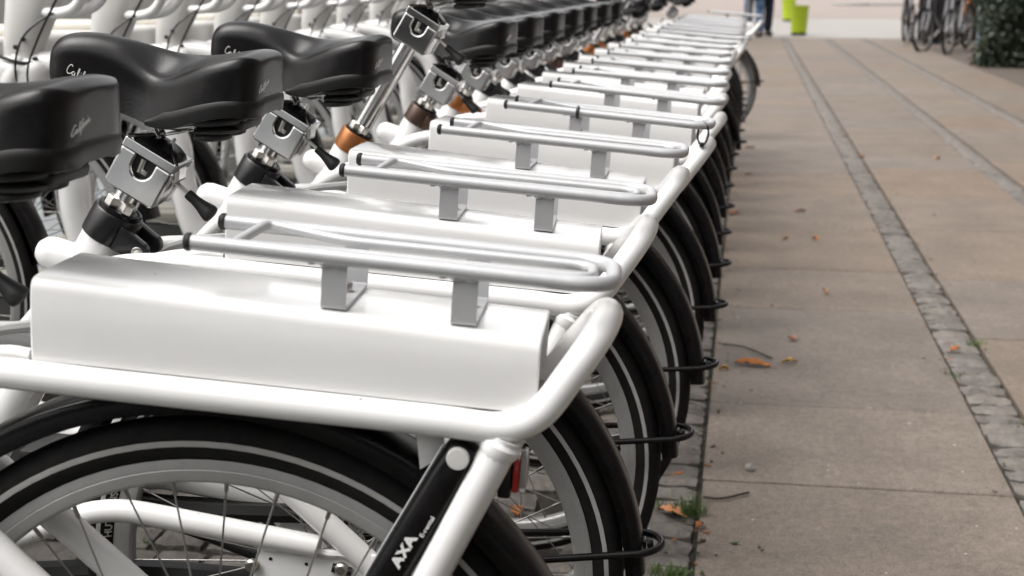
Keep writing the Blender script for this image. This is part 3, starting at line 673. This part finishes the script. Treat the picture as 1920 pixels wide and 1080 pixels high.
# ------------------------------------------------------------------ docking station behind the front wheels
dk = tag(link('docking_station', None), 'pale metal docking rail running behind the front wheels of the white bicycles', 'bike dock')
dk.location = (-1.95, 6.3, 0)
g = G(); g.box((.10, 0, .898), (.24, 11.0, .095), bev=.02, seg=3); link('dock_rail', g.mesh('dock_rail', 'dock'), dk)
gp = G(); gp.box((0, 0, .43), (.10, .08, .86), bev=.01); mp = gp.mesh('dock_post', 'dock_dark')
gh = G(); gh.box((0, 0, 0), (.20, .16, .42), bev=.025, seg=2); mh = gh.mesh('dock_foot', 'dock_dark')
gc = G(); gc.box((0, 0, 0), (.205, .165, .03), bev=.008); mc = gc.mesh('dock_cap', 'dock_cap')
gq = G(); gq.box((0, 0, 0), (.20, .19, .028), bev=.01, seg=3); mq = gq.mesh('dock_lid', 'dock_cap')
for r_ in ROW[:-1]:
    o = link('dock_foot', mh, dk); o.location = (.36, r_[1] - 6.3 + .27, .215); c = link('dock_cap', mc, o); c.location = (0, 0, .222); o = link('dock_lid', mq, dk); o.location = (.10, r_[1] - 6.3 + .30, .955)
for k in range(6):
    o = link('dock_post', mp, dk); o.location = (.02, -4.85 + 1.9 * k, 0)
# handwritten marks on the fifth bicycle's beam, white flank
g = G()
for stx in ([(1.0, 1.6), (.5, 1.9), (.1, 1.2), (.2, .3), (.8, .2)], [(1.5, 1.8), (1.4, .2)], [(2.0, .1), (2.1, 1.8), (2.7, 1.6), (2.6, 1.0), (2.1, .9)], [(3.2, 1.9), (3.3, .4)], [(3.3, 1.4), (3.9, 1.6)]):
    g.tube([(-.0 - x * .0085, 0, y * .0085) for x, y in spline([(a, b) for a, b in stx], 3)], .0014, 5)
o = link('marker_scribble', g.mesh('marker_scribble', 'ink'), BIKES[5][1]['head']); o.location = (1.19, .034, .842)

# ================================================================== GROUND
def sheet(name, x0, x1, y0, y1, z, m, kind='structure', nx=1, ny=1):
    g = G(); g.add([(x0, y0, z), (x1, y0, z), (x1, y1, z), (x0, y1, z)], [(0, 1, 2, 3)]); return tag(link(name, g.mesh(name, m, recalc=False)), kind=kind)
sheet('ground', -600, 600, -300, 1200, -.10, 'asphalt')
sheet('road', -60, -1.62, -30, 27.6, -.030, 'asphalt')
pv = sheet('pavement', -1.62, 2.86, -3, 27.6, -.018, 'joint')
sheet('verge', 2.803, 5.0, -3, 27.6, -.004, 'dirt')
sheet('street', -60, 60, 27.6, 41.2, -.010, 'plaza')
sheet('plaza', -80, 80, 41.2, 140, -.006, 'plaza2')
g = G(); g.tube([(4.2, 61.5, .0), (4.2, 61.5, .08)], .8, 20); g.box((9.2, 61.9, .05), (10, 1.6, .16), bev=.03); tag(link('kerb', g.mesh('kerb', 'plaza')), kind='structure')
# --- slabs
def slab_mesh(wd, ln, dep=.05):
    g = G(); b = .0024
    x, y = wd / 2, ln / 2; j = [(rnd.uniform(-.0015, .0015), rnd.uniform(-.0015, .0015)) for _ in range(4)]
    top = [(-x + b + j[0][0], -y + b + j[0][1], 0), (x - b + j[1][0], -y + b + j[1][1], 0), (x - b + j[2][0], y - b + j[2][1], 0), (-x + b + j[3][0], y - b + j[3][1], 0)]
    mid = [(-x + j[0][0], -y + j[0][1], -b), (x + j[1][0], -y + j[1][1], -b), (x + j[2][0], y + j[2][1], -b), (-x + j[3][0], y + j[3][1], -b)]
    bot = [(p[0], p[1], -.02) for p in mid]
    g.add(top + mid + bot, [(0, 1, 2, 3)] + [(k, k + 4, (k + 1) % 4 + 4, (k + 1) % 4) for k in range(4)] + [(k + 4, k + 8, (k + 1) % 4 + 8, (k + 1) % 4 + 4) for k in range(4)])
    return g
COLS = [(-.068, .600), (.722, 1.355), (1.475, 2.025), (2.145, 2.80)]
fixed = {0: [1.05, 1.75, 2.42, 3.015, 3.610, 4.74, 5.42, 6.35]}
for ci, (xa, xb) in enumerate(COLS):
    ys = list(fixed.get(ci, [.3 if ci == 1 else .7 + .3 * ci]))
    if ci == 1: ys = [1.1, 1.9, 2.75, 3.55, 4.42, 5.3, 6.4]
    while ys[-1] < 27.4: ys.append(min(27.55, ys[-1] + rnd.choice((.62, .68, .84, 1.0, 1.1))))
    for a, b in zip(ys[:-1], ys[1:]):
        if b - a < .2: continue
        me = slab_mesh(xb - xa - .006, b - a - .008).mesh('paving_slab', 'slab2' if (rnd.random() < (.25 if a < 6 else .5) and a > 4.2) else 'slab', 20, recalc=False)
        o = link('paving_slab', me, pv); o.location = ((xa + xb) / 2, (a + b) / 2, rnd.uniform(-.0008, .0012)); o.rotation_euler = (rnd.uniform(-.001, .001), rnd.uniform(-.001, .001), rnd.uniform(-.001, .001))
# --- setts
def sett_geo(wd, ln, seed):
    r_ = random.Random(seed); g = G(); nx, ny = 4, 4; V = []; F = []
    for j in range(ny + 1):
        for i in range(nx + 1):
            u, v = i / nx * 2 - 1, j / ny * 2 - 1
            edge = max(abs(u), abs(v)); k = 1 - .05 * (abs(u * v)) ** 2
            z = -.0085 * max(0, edge - .45) ** 2 / .30 + r_.uniform(-.0028, .0028)
            V.append((u * wd / 2 * k + r_.uniform(-.002, .002), v * ln / 2 * k + r_.uniform(-.002, .002), z))
    for j in range(ny):
        for i in range(nx): a = j * (nx + 1) + i; F.append((a, a + 1, a + nx + 2, a + nx + 1))
    rim = [i for i in range(nx + 1)] + [(j + 1) * (nx + 1) - 1 for j in range(1, ny + 1)] + [ny * (nx + 1) + i for i in range(nx - 1, -1, -1)] + [j * (nx + 1) for j in range(ny - 1, 0, -1)]
    b0 = len(V); V += [(V[i][0] * 1.01, V[i][1] * 1.01, -.05) for i in rim]
    for k in range(len(rim)): j = (k + 1) % len(rim); F.append((rim[k], b0 + k, b0 + j, rim[j]))
    g.add(V, F); return g
VAR = {}
def sett_variant(wd, ln):
    key = (round(wd / .02), round(ln / .012), rnd.randrange(4))
    if key not in VAR: VAR[key] = sett_geo(key[0] * .02, key[1] * .012, hash(key) & 0xffff).mesh('paving_sett', 'sett', 55)
    return VAR[key], key[0] * .02, key[1] * .012
def sett(x, y, wd, ln, rz=0, bulk=None):
    if bulk is None:
        me, a, b = sett_variant(wd, ln); o = link('paving_sett', me, pv)
        o.location = (x, y, rnd.uniform(-.004, .003)); o.rotation_euler = (rnd.uniform(-.02, .02), rnd.uniform(-.02, .02), rz + rnd.uniform(-.03, .03)); o.scale = (wd / a, ln / b, 1)
    else:
        q = sett_geo(wd, ln, rnd.randrange(9999)); c, s_ = math.cos(rz), math.sin(rz); dz = rnd.uniform(-.004, .003)
        bulk.add([(x + a * c - b_ * s_, y + a * s_ + b_ * c, z + dz) for a, b_, z in q.v], q.f)
bulk = G(); count = 0
y = 2.30                                            # stone course along the kerb of the bicycle strip
while y < 24:
    ln = rnd.uniform(.062, .088)
    wd = rnd.uniform(.125, .15)
    near = y < 6.3
    sett(-.072 - wd / 2, y + ln / 2, wd - .008, ln - .012, 0, None if near else bulk); count += near
    if y < 8.5:
        wd2 = rnd.uniform(.12, .15); sett(-.080 - wd - wd2 / 2, y + ln / 2 + rnd.uniform(-.01, .01), wd2 - .006, ln - .008, 0, bulk)
    y += ln
for xs, xe in ((.600, .722), (1.355, 1.475), (2.025, 2.145)):
    y = 2.0
    while y < 27:
        ln = rnd.uniform(.066, .108); near = (y < 8.5 and xs < 1) or (5.5 < y < 8.5 and xs < 1.5)
        sett((xs + xe) / 2, y + ln / 2, xe - xs - .005 - rnd.uniform(0, .010), ln - rnd.uniform(.006, .013), 0, None if near else bulk); count += near; y += ln
# rough cobbles under the bicycles
for j in range(52):
    y = 1.55 + j * .108; x = -.37 - rnd.uniform(0, .05)
    while x > -1.62:
        wd = rnd.uniform(.095, .15); near = y < 3.6 and -1.45 < x < -.35
        sett(x - wd / 2, y + rnd.uniform(-.012, .012), wd - .010, .108 - rnd.uniform(.010, .022), rnd.uniform(-.05, .05), None if near else bulk); count += near; x -= wd
tag(link('paving_setts', bulk.mesh('paving_setts', 'sett', 55), pv), kind='stuff')

# --- leaves, twigs, pebbles, tufts
def leaf_mesh(L, W, curl, seed):
    r_ = random.Random(seed); g = G(); n = 9; V = []; F = []
    for i in range(n):
        u = i / (n - 1); wv = W * math.sin(math.pi * min(1, u * .96 + .02)) ** .8 * (1 + .22 * math.sin(u * 17 + seed)); zc = curl * math.sin(u * 3.1) + r_.uniform(-.0015, .0015)
        V += [((u - .5) * L, -wv / 2, zc + curl * 1.3 * r_.uniform(.2, 1)), ((u - .5) * L, 0, zc * .6), ((u - .5) * L, wv / 2, zc + curl * r_.uniform(.2, 1.2))]
    for i in range(n - 1):
        for k in (0, 1): F.append((i * 3 + k, i * 3 + k + 1, i * 3 + k + 4, i * 3 + k + 3))
    V2 = [(x, y_, z - .0006) for x, y_, z in V]; b = len(V)
    g.add(V + V2, F + [tuple(b + i for i in f[::-1]) for f in F])
    g.tube([(-L * .5, 0, 0), (-L * .72, W * .1, .002)], .0009, 5)
    return g
LEAVES = [  # x, y, length, width, rotation, material, label
    (.045, 3.985, .105, .040, 2.9, 'leaf', 'long curled orange leaf lying beside the dark twig near the kerb stones'),
    (.150, 4.03, .045, .020, .3, 'leaf_yellow', 'small yellow leaf on the slab beside the curled orange leaf'),
    (.165, 4.30, .040, .022, 2.0, 'leaf', 'small folded brown leaf just beyond the yellow one on the slab'),
    (-.035, 3.92, .030, .016, .2, 'leaf_yellow', 'tiny yellowish leaf on the kerb stones in front of the curled leaf'),
    (-.125, 2.79, .058, .034, 2.7, 'leaf', 'crumpled orange leaf beside the larger grass tuft on the kerb stones'),
    (-.062, 2.72, .040, .016, 1.3, 'leaf', 'narrow dry leaf stuck in the joint under the larger grass tuft'),
    (.275, 6.80, .050, .028, .4, 'leaf', 'round brown leaf in the middle of the slabs beyond the cross joint'),
    (.185, 6.05, .035, .02, 1.0, 'leaf', 'dark brown leaf to the left of the round one on the slabs'),
    (.31, 6.07, .04, .02, 2.2, 'leaf', 'dark leaf scrap near the center of the first slab column'),
    (-.035, 6.7, .055, .03, .8, 'leaf', 'orange leaf against the black wheels at the pavement edge'),
    (.30, 5.0, .05, .016, 1.7, 'leaf', 'pale thin leaf lying on the slab near the sett band'),
    (.03, 8.1, .06, .035, 1.2, 'leaf', 'reddish leaf near the wheels farther up the pavement'),
    (.035, 9.4, .07, .04, .2, 'leaf', 'brown leaf farthest up beside the bicycle wheels'),
    (.64, 4.25, .05, .02, .9, 'leaf', 'brown leaf lodged in the joint of the first sett band'),
    (1.17, 9.0, .05, .04, .9, 'leaf', 'dark leaf on the second slab column near the sett band'),
    (.72, 9.0, .04, .03, .4, 'leaf', 'small dark leaf on the right edge of the first sett band'),
    (-.62, 2.56, .06, .03, .4, 'leaf', 'orange leaf on the cobbles under the second bicycle'),
    (-.44, 2.74, .055, .03, 1.9, 'leaf', 'orange leaf on the cobbles seen through the spokes'),
    (-.36, 3.05, .06, .035, 2.5, 'leaf_yellow', 'yellow leaf on the cobbles behind the second rear wheel'),
]
for k, (x, y, L_, W_, rz, mm, lab) in enumerate(LEAVES):
    o = link('fallen_leaf', leaf_mesh(L_, W_, .007, k).mesh('fallen_leaf', mm, 70)); o.location = (x, y, .003); o.rotation_euler = (rnd.uniform(-.1, .1), 0, rz)
    tag(o, lab, 'leaf', 'fallen autumn leaves on the paving')
for pts, lab in (([(-.045, 4.20, .006), (.02, 4.16, .010), (.10, 4.06, .006)], 'dark curved twig lying next to the long curled leaf'),
                 ([(-.06, 2.88, .008), (-.02, 2.885, .006), (.035, 2.93, .006)], 'short dark twig beside the larger grass tuft')):
    g = G(); g.tube(spline(pts, 5), .0028, 7); tag(link('twig', g.mesh('twig', 'twig')), lab, 'twig', 'twigs on the pavement')
b = bmesh.new(); bmesh.ops.create_icosphere(b, subdivisions=2, radius=.0105)
for v in b.verts: v.co *= 1 + rnd.uniform(-.3, .2)
g = G(); g.bm(b); o = link('pebble', g.mesh('pebble', 'pebble', 60)); o.location = (.038, 3.085, .008); tag(o, 'small pale grey pebble at the joint between two slabs', 'pebble')
def tuft(x, y, n, hgt, spread, label):
    g = G(); r_ = random.Random(int(x * 1000))
    for k in range(n):
        a = r_.uniform(0, 6.28); d = r_.random() ** .7 * spread; bx, by = x + d * math.cos(a) * 1.3, y + d * math.sin(a) * .7; h_ = hgt * r_.uniform(.45, 1); lx, ly = r_.gauss(0, .35) * h_, r_.gauss(0, .35) * h_; wv = .0012
        q = [(bx + lx * t * t, by + ly * t * t, -.006 + h_ * t) for t in (0, .4, .75, 1)]; ang = r_.uniform(0, 3.14); ex, ey = math.cos(ang) * wv, math.sin(ang) * wv
        V = []
        for i, p in enumerate(q): f = (1, .9, .6, .05)[i]; V += [(p[0] - ex * f, p[1] - ey * f, p[2]), (p[0] + ex * f, p[1] + ey * f, p[2])]
        g.add(V, [(0, 1, 3, 2), (2, 3, 5, 4), (4, 5, 7, 6)])
    tag(link('grass_tuft', g.mesh('grass_tuft', 'grass', 180, recalc=False)), label, 'grass', 'grass tufts between the stones', 'stuff')
tuft(-.082, 2.80, 130, .050, .030, 'larger green grass tuft between the kerb stones and the slab')
tuft(-.105, 2.485, 120, .032, .032, 'low green grass tuft on the kerb stones nearest the camera')
tuft(-.165, 2.84, 50, .022, .022, 'sparse grass by the crumpled leaf')
tuft(.722, 3.55, 40, .022, .02, 'grass sprig in the right joint of the first sett band')
tuft(.718, 4.35, 50, .022, .03, 'grass sprig higher up the sett band')
tuft(.605, 3.98, 40, .016, .03, 'mossy sprig in the left joint of the sett band')
for k in range(8): tuft(rnd.uniform(-1.2, -.3), rnd.uniform(2.2, 3.6), 25, .014, .03, 'moss and grass between the cobbles under the bicycles')

g = G(); r_ = random.Random(11)
for k in range(220):
    lane = r_.choice((-.066, -.066, -.066, .600, .722, -.12)); y = 2.2 + 6 * r_.random() ** 1.3; x = lane + r_.gauss(.004, .018 if k % 3 else .07); a = r_.uniform(0, 6.28); L_ = r_.uniform(.003, .011); wv = L_ * r_.uniform(.2, .6)
    c, d = math.cos(a), math.sin(a); z = .0015 + r_.uniform(0, .002)
    q = [(-L_, -wv), (L_ * .3, -wv * .7), (L_, .2 * wv), (-.2 * L_, wv)]; V = [(x + p * c - o_ * d, y + p * d + o_ * c, z + r_.uniform(0, .003)) for p, o_ in q]
    g.add(V + [(v[0], v[1], v[2] - .0015) for v in V], [(0, 1, 2, 3), (4, 7, 6, 5)] + [(i, i + 4, (i + 1) % 4 + 4, (i + 1) % 4) for i in range(4)], (0, 2, 0, 2, 0, 1)[k % 6])
tag(link('leaf_litter', g.mesh('leaf_litter', ['twig', 'leaf', 'moss'], 30)), 'crumbs of leaf and twig gathered in the paving joints', 'litter', None, 'stuff')

# ================================================================== FAR END OF THE STREET
def bin_(x, y, label):
    b = tag(link('litter_bin', None), label, 'litter bin', 'lime green bins'); b.location = (x, y, 0)
    g = G(); g.lathe([(.150, .05), (.185, .56), (.19, .57), (.178, .57), (.16, .30), (.02, .29)], n=28); link('bin_body', g.mesh('bin_body', 'lime', 30), b).rotation_euler = (0, 0, 0)
    for o in b.children: o.data.transform(Matrix.Rotation(R(90), 4, 'X')) if False else None
    g = G(); g.lathe([(.150, 0), (.150, .052)], ax=(0, 0, 1), n=28); link('bin_base', g.mesh('bin_base', 'lime_dark', 30), b)
    return b
_l = G.lathe
def lz(self, prof, c=(0, 0, 0), ax=(0, 0, 1), **k): return _l(self, prof, c, ax, **k)
G.lathe = lz
bin_(.985, 29.0, 'nearer lime green litter bin standing alone on the pale street')
bin_(1.03, 38.6, 'farther lime green litter bin, partly behind the nearer one')
G.lathe = _l
def person(x, y, rz, legs_m, top_m, label, stride):
    root = tag(link('person', None), label, 'person', 'people standing at the end of the bicycle row'); root.location = (x, y, 0); root.rotation_euler = (0, 0, rz)
    def skin(name, verts, edges, radii, m, sub=1):
        me = bpy.data.meshes.new(name); me.from_pydata(verts, edges, []); o = bpy.data.objects.new(name, me); COL.objects.link(o)
        sk = o.modifiers.new('skin', 'SKIN'); sk.use_smooth_shade = True
        for v, r_ in zip(me.skin_vertices[0].data, radii): v.radius = (r_, r_) if not isinstance(r_, tuple) else r_
        me.skin_vertices[0].data[0].use_root = True
        ss = o.modifiers.new('sub', 'SUBSURF'); ss.levels = sub; ss.render_levels = sub
        dg = bpy.context.evaluated_depsgraph_get(); dg.update(); m2 = bpy.data.meshes.new_from_object(o.evaluated_get(dg)); m2.name = name
        COL.objects.unlink(o); bpy.data.objects.remove(o); m2.materials.clear(); m2.materials.append(M[m])
        for p in m2.polygons: p.use_smooth = True
        return link(name, m2, root)
    s_ = stride
    V = [(0, 0, .94), (0, 0, 1.12), (0, -.01, 1.32), (0, -.01, 1.44), (0, 0, 1.50), (0, .01, 1.57), (0, .02, 1.66),
         (.17, 0, 1.40), (.23, -.02, 1.14), (.22, .06, .90), (.21, .10, .81), (-.17, 0, 1.40), (-.23, -.02, 1.14), (-.22, .06, .90), (-.21, .10, .81),
         (.095, 0, .88), (.10, s_ * .12 + .02, .50), (.10, s_ * .10 - .04, .09), (.10, s_ * .10 + .09, .05), (-.095, 0, .88), (-.10, -s_ * .10 + .02, .50), (-.10, -s_ * .14 - .04, .09), (-.10, -s_ * .14 + .09, .05)]
    E_ = [(0, 1), (1, 2), (2, 3), (3, 4), (4, 5), (5, 6), (3, 7), (7, 8), (8, 9), (9, 10), (3, 11), (11, 12), (12, 13), (13, 14), (0, 15), (15, 16), (16, 17), (17, 18), (0, 19), (19, 20), (20, 21), (21, 22)]
    rad = [.145, .13, .155, .11, .055, .085, .085, .062, .047, .035, .028, .062, .047, .035, .028, .088, .062, .045, .035, .088, .062, .045, .035]
    skin('body', V, E_, rad, 'skin')
    pick = lambda ids, k: ([V[i] for i in ids], [rad[i] * k + .008 for i in ids])
    v, r_ = pick([0, 15, 16, 17, 19, 20, 21], 1.2); r_[3] = .085; r_[6] = .085; r_[2] = .095; r_[5] = .095
    v[3] = (v[3][0], v[3][1], .06); v[6] = (v[6][0], v[6][1], .06)
    skin('trousers', v, [(0, 1), (1, 2), (2, 3), (0, 4), (4, 5), (5, 6)], r_, legs_m)
    v, r_ = pick([0, 1, 2, 3, 7, 8, 9, 11, 12, 13], 1.12)
    skin('jacket', v, [(0, 1), (1, 2), (2, 3), (3, 4), (4, 5), (5, 6), (3, 7), (7, 8), (8, 9)], r_, top_m)
    g = G(); b = bmesh.new(); bmesh.ops.create_uvsphere(b, u_segments=16, v_segments=10, radius=.105); bmesh.ops.scale(b, vec=(.9, 1.05, .9), verts=b.verts); bmesh.ops.translate(b, vec=(0, -.015, 1.675), verts=b.verts); g.bm(b)
    link('hair', g.mesh('hair', 'hair', 60), root)
    for i in (17, 21):
        g = G(); q = V[i]; g.box((q[0], q[1] + .06, .045), (.10, .27, .09), bev=.035, seg=3); link('shoe', g.mesh('shoe', 'shoe'), root)
person(.105, 27.9, R(160), 'denim', 'jacket', 'standing person in faded blue jeans at the end of the bicycle row', .3)
person(.300, 28.3, R(200), 'navy', 'coat', 'standing person in dark trousers just beyond the blue jeans', .2)
g = G(); g.tube([(0, 0, 0), (0, 0, 2.6)], .035, 12); g.box((0, 0, .02), (.16, .16, .04), bev=.01); o = link('street_post', g.mesh('street_post', 'postgrey')); o.location = (-.01, 26.5, 0)
tag(o, 'thin grey green post standing at the far end of the bicycle row', 'post')
g = G(); g.tube([(0, 0, 0), (0, 0, 3)], .038, 12); g.lathe([(.06, 0), (.06, .05)], ax=(0, 0, 1)); o = link('street_post', g.mesh('street_post', 'postblue')); o.location = (3.80, 25.0, 0)
tag(o, 'slim blue grey pole standing just left of the dark ivy hedge', 'post')
for x, y, wd, lab in ((2.99, 25.2, .14, 'dark wooden post left of the parked city bicycles'), (3.17, 25.4, .11, 'dark wooden post close behind the parked city bicycles')):
    g = G(); g.box((0, 0, 1.2), (wd, .14, 2.4), bev=.012); o = link('wooden_post', g.mesh('wooden_post', 'darkwood')); o.location = (x, y, 0); tag(o, lab, 'post', 'dark posts by the wall')
# dark boards standing in for the shade behind the bicycles
wl = tag(link('shade_wall', None), 'dark boards added for the shade behind the parked city bicycles', 'wall'); wl.location = (3.3, 26.6, 0)
for k in range(9):
    g = G(); g.box((0, 0, 1.5), (.145, .04, 3.0), bev=.006); o = link('board', g.mesh('board', 'darkwall'), wl); o.location = (-.25 + .15 * k, rnd.uniform(-.006, .006), 0)
# city bicycles
RIM_D = RIM.copy(); RIM_D.materials[0] = mat('dull_rim', (.14, .14, .14), .5, metal=.3)
def city_bike(x, y, rz, m, m2, label):
    root = tag(link('city_bicycle', None), label, 'bicycle', 'city bicycles parked by the dark wall'); root.location = (x, y, 0); root.rotation_euler = (0, R(4), rz)
    for nm, wx in (('rear_wheel', -.52), ('front_wheel', .54)):
        g = G(); g.lathe([(.03, -.03), (.03, .03)], n=12); wo = link(nm, g.mesh(nm, 'black'), root); wo.location = (wx, 0, .345)
        link('tyre', TYRE, wo); link('rim', RIM_D, wo); tag(link('spokes', SPOKES, wo), kind='stuff')
    g = G(); bb, st_, hd = (-.08, 0, .29), (-.24, 0, .80), (.36, 0, .82)
    for a, b in ((bb, st_), (bb, (.40, 0, .68)), (st_, hd), ((-.52, .03, .345), st_), ((-.52, .03, .345), bb), ((-.52, -.03, .345), st_), ((-.52, -.03, .345), bb), (hd, (.41, 0, .62))): g.tube([a, b], .019, 10)
    for sg in (1, -1): g.tube([(.41, sg * .02, .62), (.44, sg * .045, .58), (.54, sg * .045, .345)], .014, 8)
    link('frame', g.mesh('frame', m), root)
    g = G(); g.tube([(.35, 0, .82), (.33, 0, 1.02)], .013, 8); g.tube(spline([(.20, .28, 1.06), (.28, .22, 1.05), (.35, .08, 1.02), (.35, -.08, 1.02), (.28, -.22, 1.05), (.20, -.28, 1.06)], 5), .011, 8); link('handlebar', g.mesh('handlebar', 'steel'), root)
    g = G(); g.loft([[(-.13 - u * .27, wv * math.cos(a), .94 + .03 * math.sin(a)) for a in np.linspace(0, 6.28, 12, endpoint=False)] for u, wv in ((0, .012), (.2, .025), (.5, .045), (.75, .08), (.95, .085), (1, .05))]); link('saddle', g.mesh('saddle', 'vinyl', 60), root)
    g = G(); g.tube([(-.24, 0, .80), (-.28, 0, .93)], .013, 8); link('seat_post', g.mesh('seat_post', 'steel'), root)
    g = G()
    for a in np.linspace(R(20), R(170), 1): pass
    q = fender(.362, R(0), R(165), 26, .026); q.v = [(x_ - .52, y_, z_ + .345) for x_, y_, z_ in q.v]; link('rear_fender', q.mesh('rear_fender', m2, 50), root)
    g = G(); g.tube([(-.08, -.06, .29), (.06, -.08, .19)], .011, 8); g.tube([(-.08, .06, .29), (-.22, .08, .39)], .011, 8); g.box((.06, -.12, .19), (.08, .07, .02), bev=.004); g.box((-.22, .12, .39), (.08, .07, .02), bev=.004); link('crank', g.mesh('crank', 'steel'), root)
city_bike(2.72, 25.7, R(78), 'black', 'black', 'black city bicycle left of the dark posts, seen end on')
city_bike(2.95, 23.2, R(-124), 'bikegrey', 'black', 'grey city bicycle leaning in front of the dark wall')
city_bike(3.12, 22.5, R(-112), 'bikegrey', 'orange', 'city bicycle with an orange mudguard, nearest the ivy hedge')

# ivy hedge: woody core, leaf cards through its volume
hd = tag(link('ivy_hedge', None), 'dark glossy ivy hedge at the right edge of the pavement', 'hedge'); hd.location = (0, 0, 0)
g = G()
for k in range(60):
    x = rnd.uniform(3.55, 6.5); y = rnd.uniform(19.0, 21.2); g.tube(spline([(x, y, 0), (x + rnd.uniform(-.2, .2), y + rnd.uniform(-.2, .2), .8), (x + rnd.uniform(-.4, .4), y + rnd.uniform(-.3, .3), 1.8), (x + rnd.uniform(-.5, .5), y, 2.8)], 3), [.03] * 4 + [.02] * 6, 6)
g.box((5.35, 20.35, 1.25), (3.2, 1.7, 2.5), bev=.3, seg=2)
link('ivy_stems', g.mesh('ivy_stems', 'ivy_stem', 50), hd)
N = 34000; rg = np.random.default_rng(3)
px = rg.uniform(2.84, 7.0, N); pz = rg.uniform(0, 3.1, N) ** 1.0; dep = rg.random(N) ** 1.6 * .8
lump = .30 * np.sin(px * 3.1 + pz * 2.2) + .22 * np.sin(px * 6.7 - pz * 5.1) + .15 * np.sin(pz * 9 + px)
py = 18.55 + dep + .35 * lump + .12 * (pz < .3); 
left = rg.random(N) < .35; py = np.where(left, rg.uniform(18.5, 21.5, N), py); px = np.where(left, 2.88 + (py - 18.5) * .17 + dep * .8 + .25 * (.3 * np.sin(py * 3 + pz * 2.4) + .2 * np.sin(py * 7 - pz * 4)), px)
px = px - .10 * np.exp(-pz * 1.5) * 0
V = np.empty((N, 4, 3)); 
sz = rg.uniform(.022, .048, N); th = rg.uniform(0, 6.28, N)
nrm = np.stack([rg.normal(-.2, .6, N), rg.normal(-.7, .6, N), rg.normal(.45, .6, N)], 1); nrm /= np.linalg.norm(nrm, axis=1)[:, None]
aa = np.cross(nrm, rg.normal(size=(N, 3))); aa /= np.linalg.norm(aa, axis=1)[:, None]; bb_ = np.cross(nrm, aa)
C_ = np.stack([px, py, np.maximum(pz, .02)], 1)
V[:, 0] = C_ - aa * sz[:, None]; V[:, 1] = C_ + bb_ * sz[:, None] * .75 + nrm * .012; V[:, 2] = C_ + aa * sz[:, None] * 1.15; V[:, 3] = C_ - bb_ * sz[:, None] * .75 + nrm * .012
me = bpy.data.meshes.new('ivy_foliage'); me.vertices.add(N * 4); me.vertices.foreach_set('co', V.reshape(-1)); me.loops.add(N * 4); me.loops.foreach_set('vertex_index', np.arange(N * 4))
me.polygons.add(N); me.polygons.foreach_set('loop_start', np.arange(N) * 4); me.polygons.foreach_set('loop_total', np.full(N, 4)); me.materials.append(M['ivy']); me.update(); me.validate()
tag(link('ivy_foliage', me, hd), kind='stuff')
# fallen twigs of ivy at the hedge foot are part of the verge soil

# unseen buildings beside the street, added for their reflections in clamps and boxes
def building(x, y, wx, wy, h, m, label, face):
    root = tag(link('unseen_house', None), label, 'building', 'unseen town houses added for reflections'); root.location = (x, y, 0)
    g = G(); g.box((0, 0, h / 2), (wx, wy, h)); link('wall', g.mesh('wall', m), root)
    g = G(); g.box((0, 0, h + .4), (wx + .4, wy + .4, .8), bev=.1); link('roof', g.mesh('roof', 'darkwall'), root)
    gw = G(); gw.box((0, 0, 0), (.12, 1.1, 1.7) if face in 'ew' else (1.1, .12, 1.7)); mw_ = gw.mesh('window', 'glass')
    L_ = wy if face in 'ew' else wx
    for f in range(int(h // 3.2)):
        for k in range(int(L_ // 2.6)):
            o = link('window', mw_, root); d = -L_ / 2 + 1.3 + 2.6 * k; z = 2 + 3.2 * f
            o.location = {'e': (wx / 2, d, z), 'w': (-wx / 2, d, z), 'n': (d, wy / 2, z), 's': (d, -wy / 2, z)}[face]
building(-20, 26, 8, 42, 13, 'facade2', 'unseen pale rendered town house across the road', 'e')
building(9.5, 9, 8, 34, 11, 'facade', 'unseen brick town house on the pavement side', 'w')
building(-4, -30, 60, 8, 13, 'facade', 'unseen brick town house behind the viewer, for darker reflections', 'n')
print("setts as parts", count, "objects", len(bpy.data.objects))
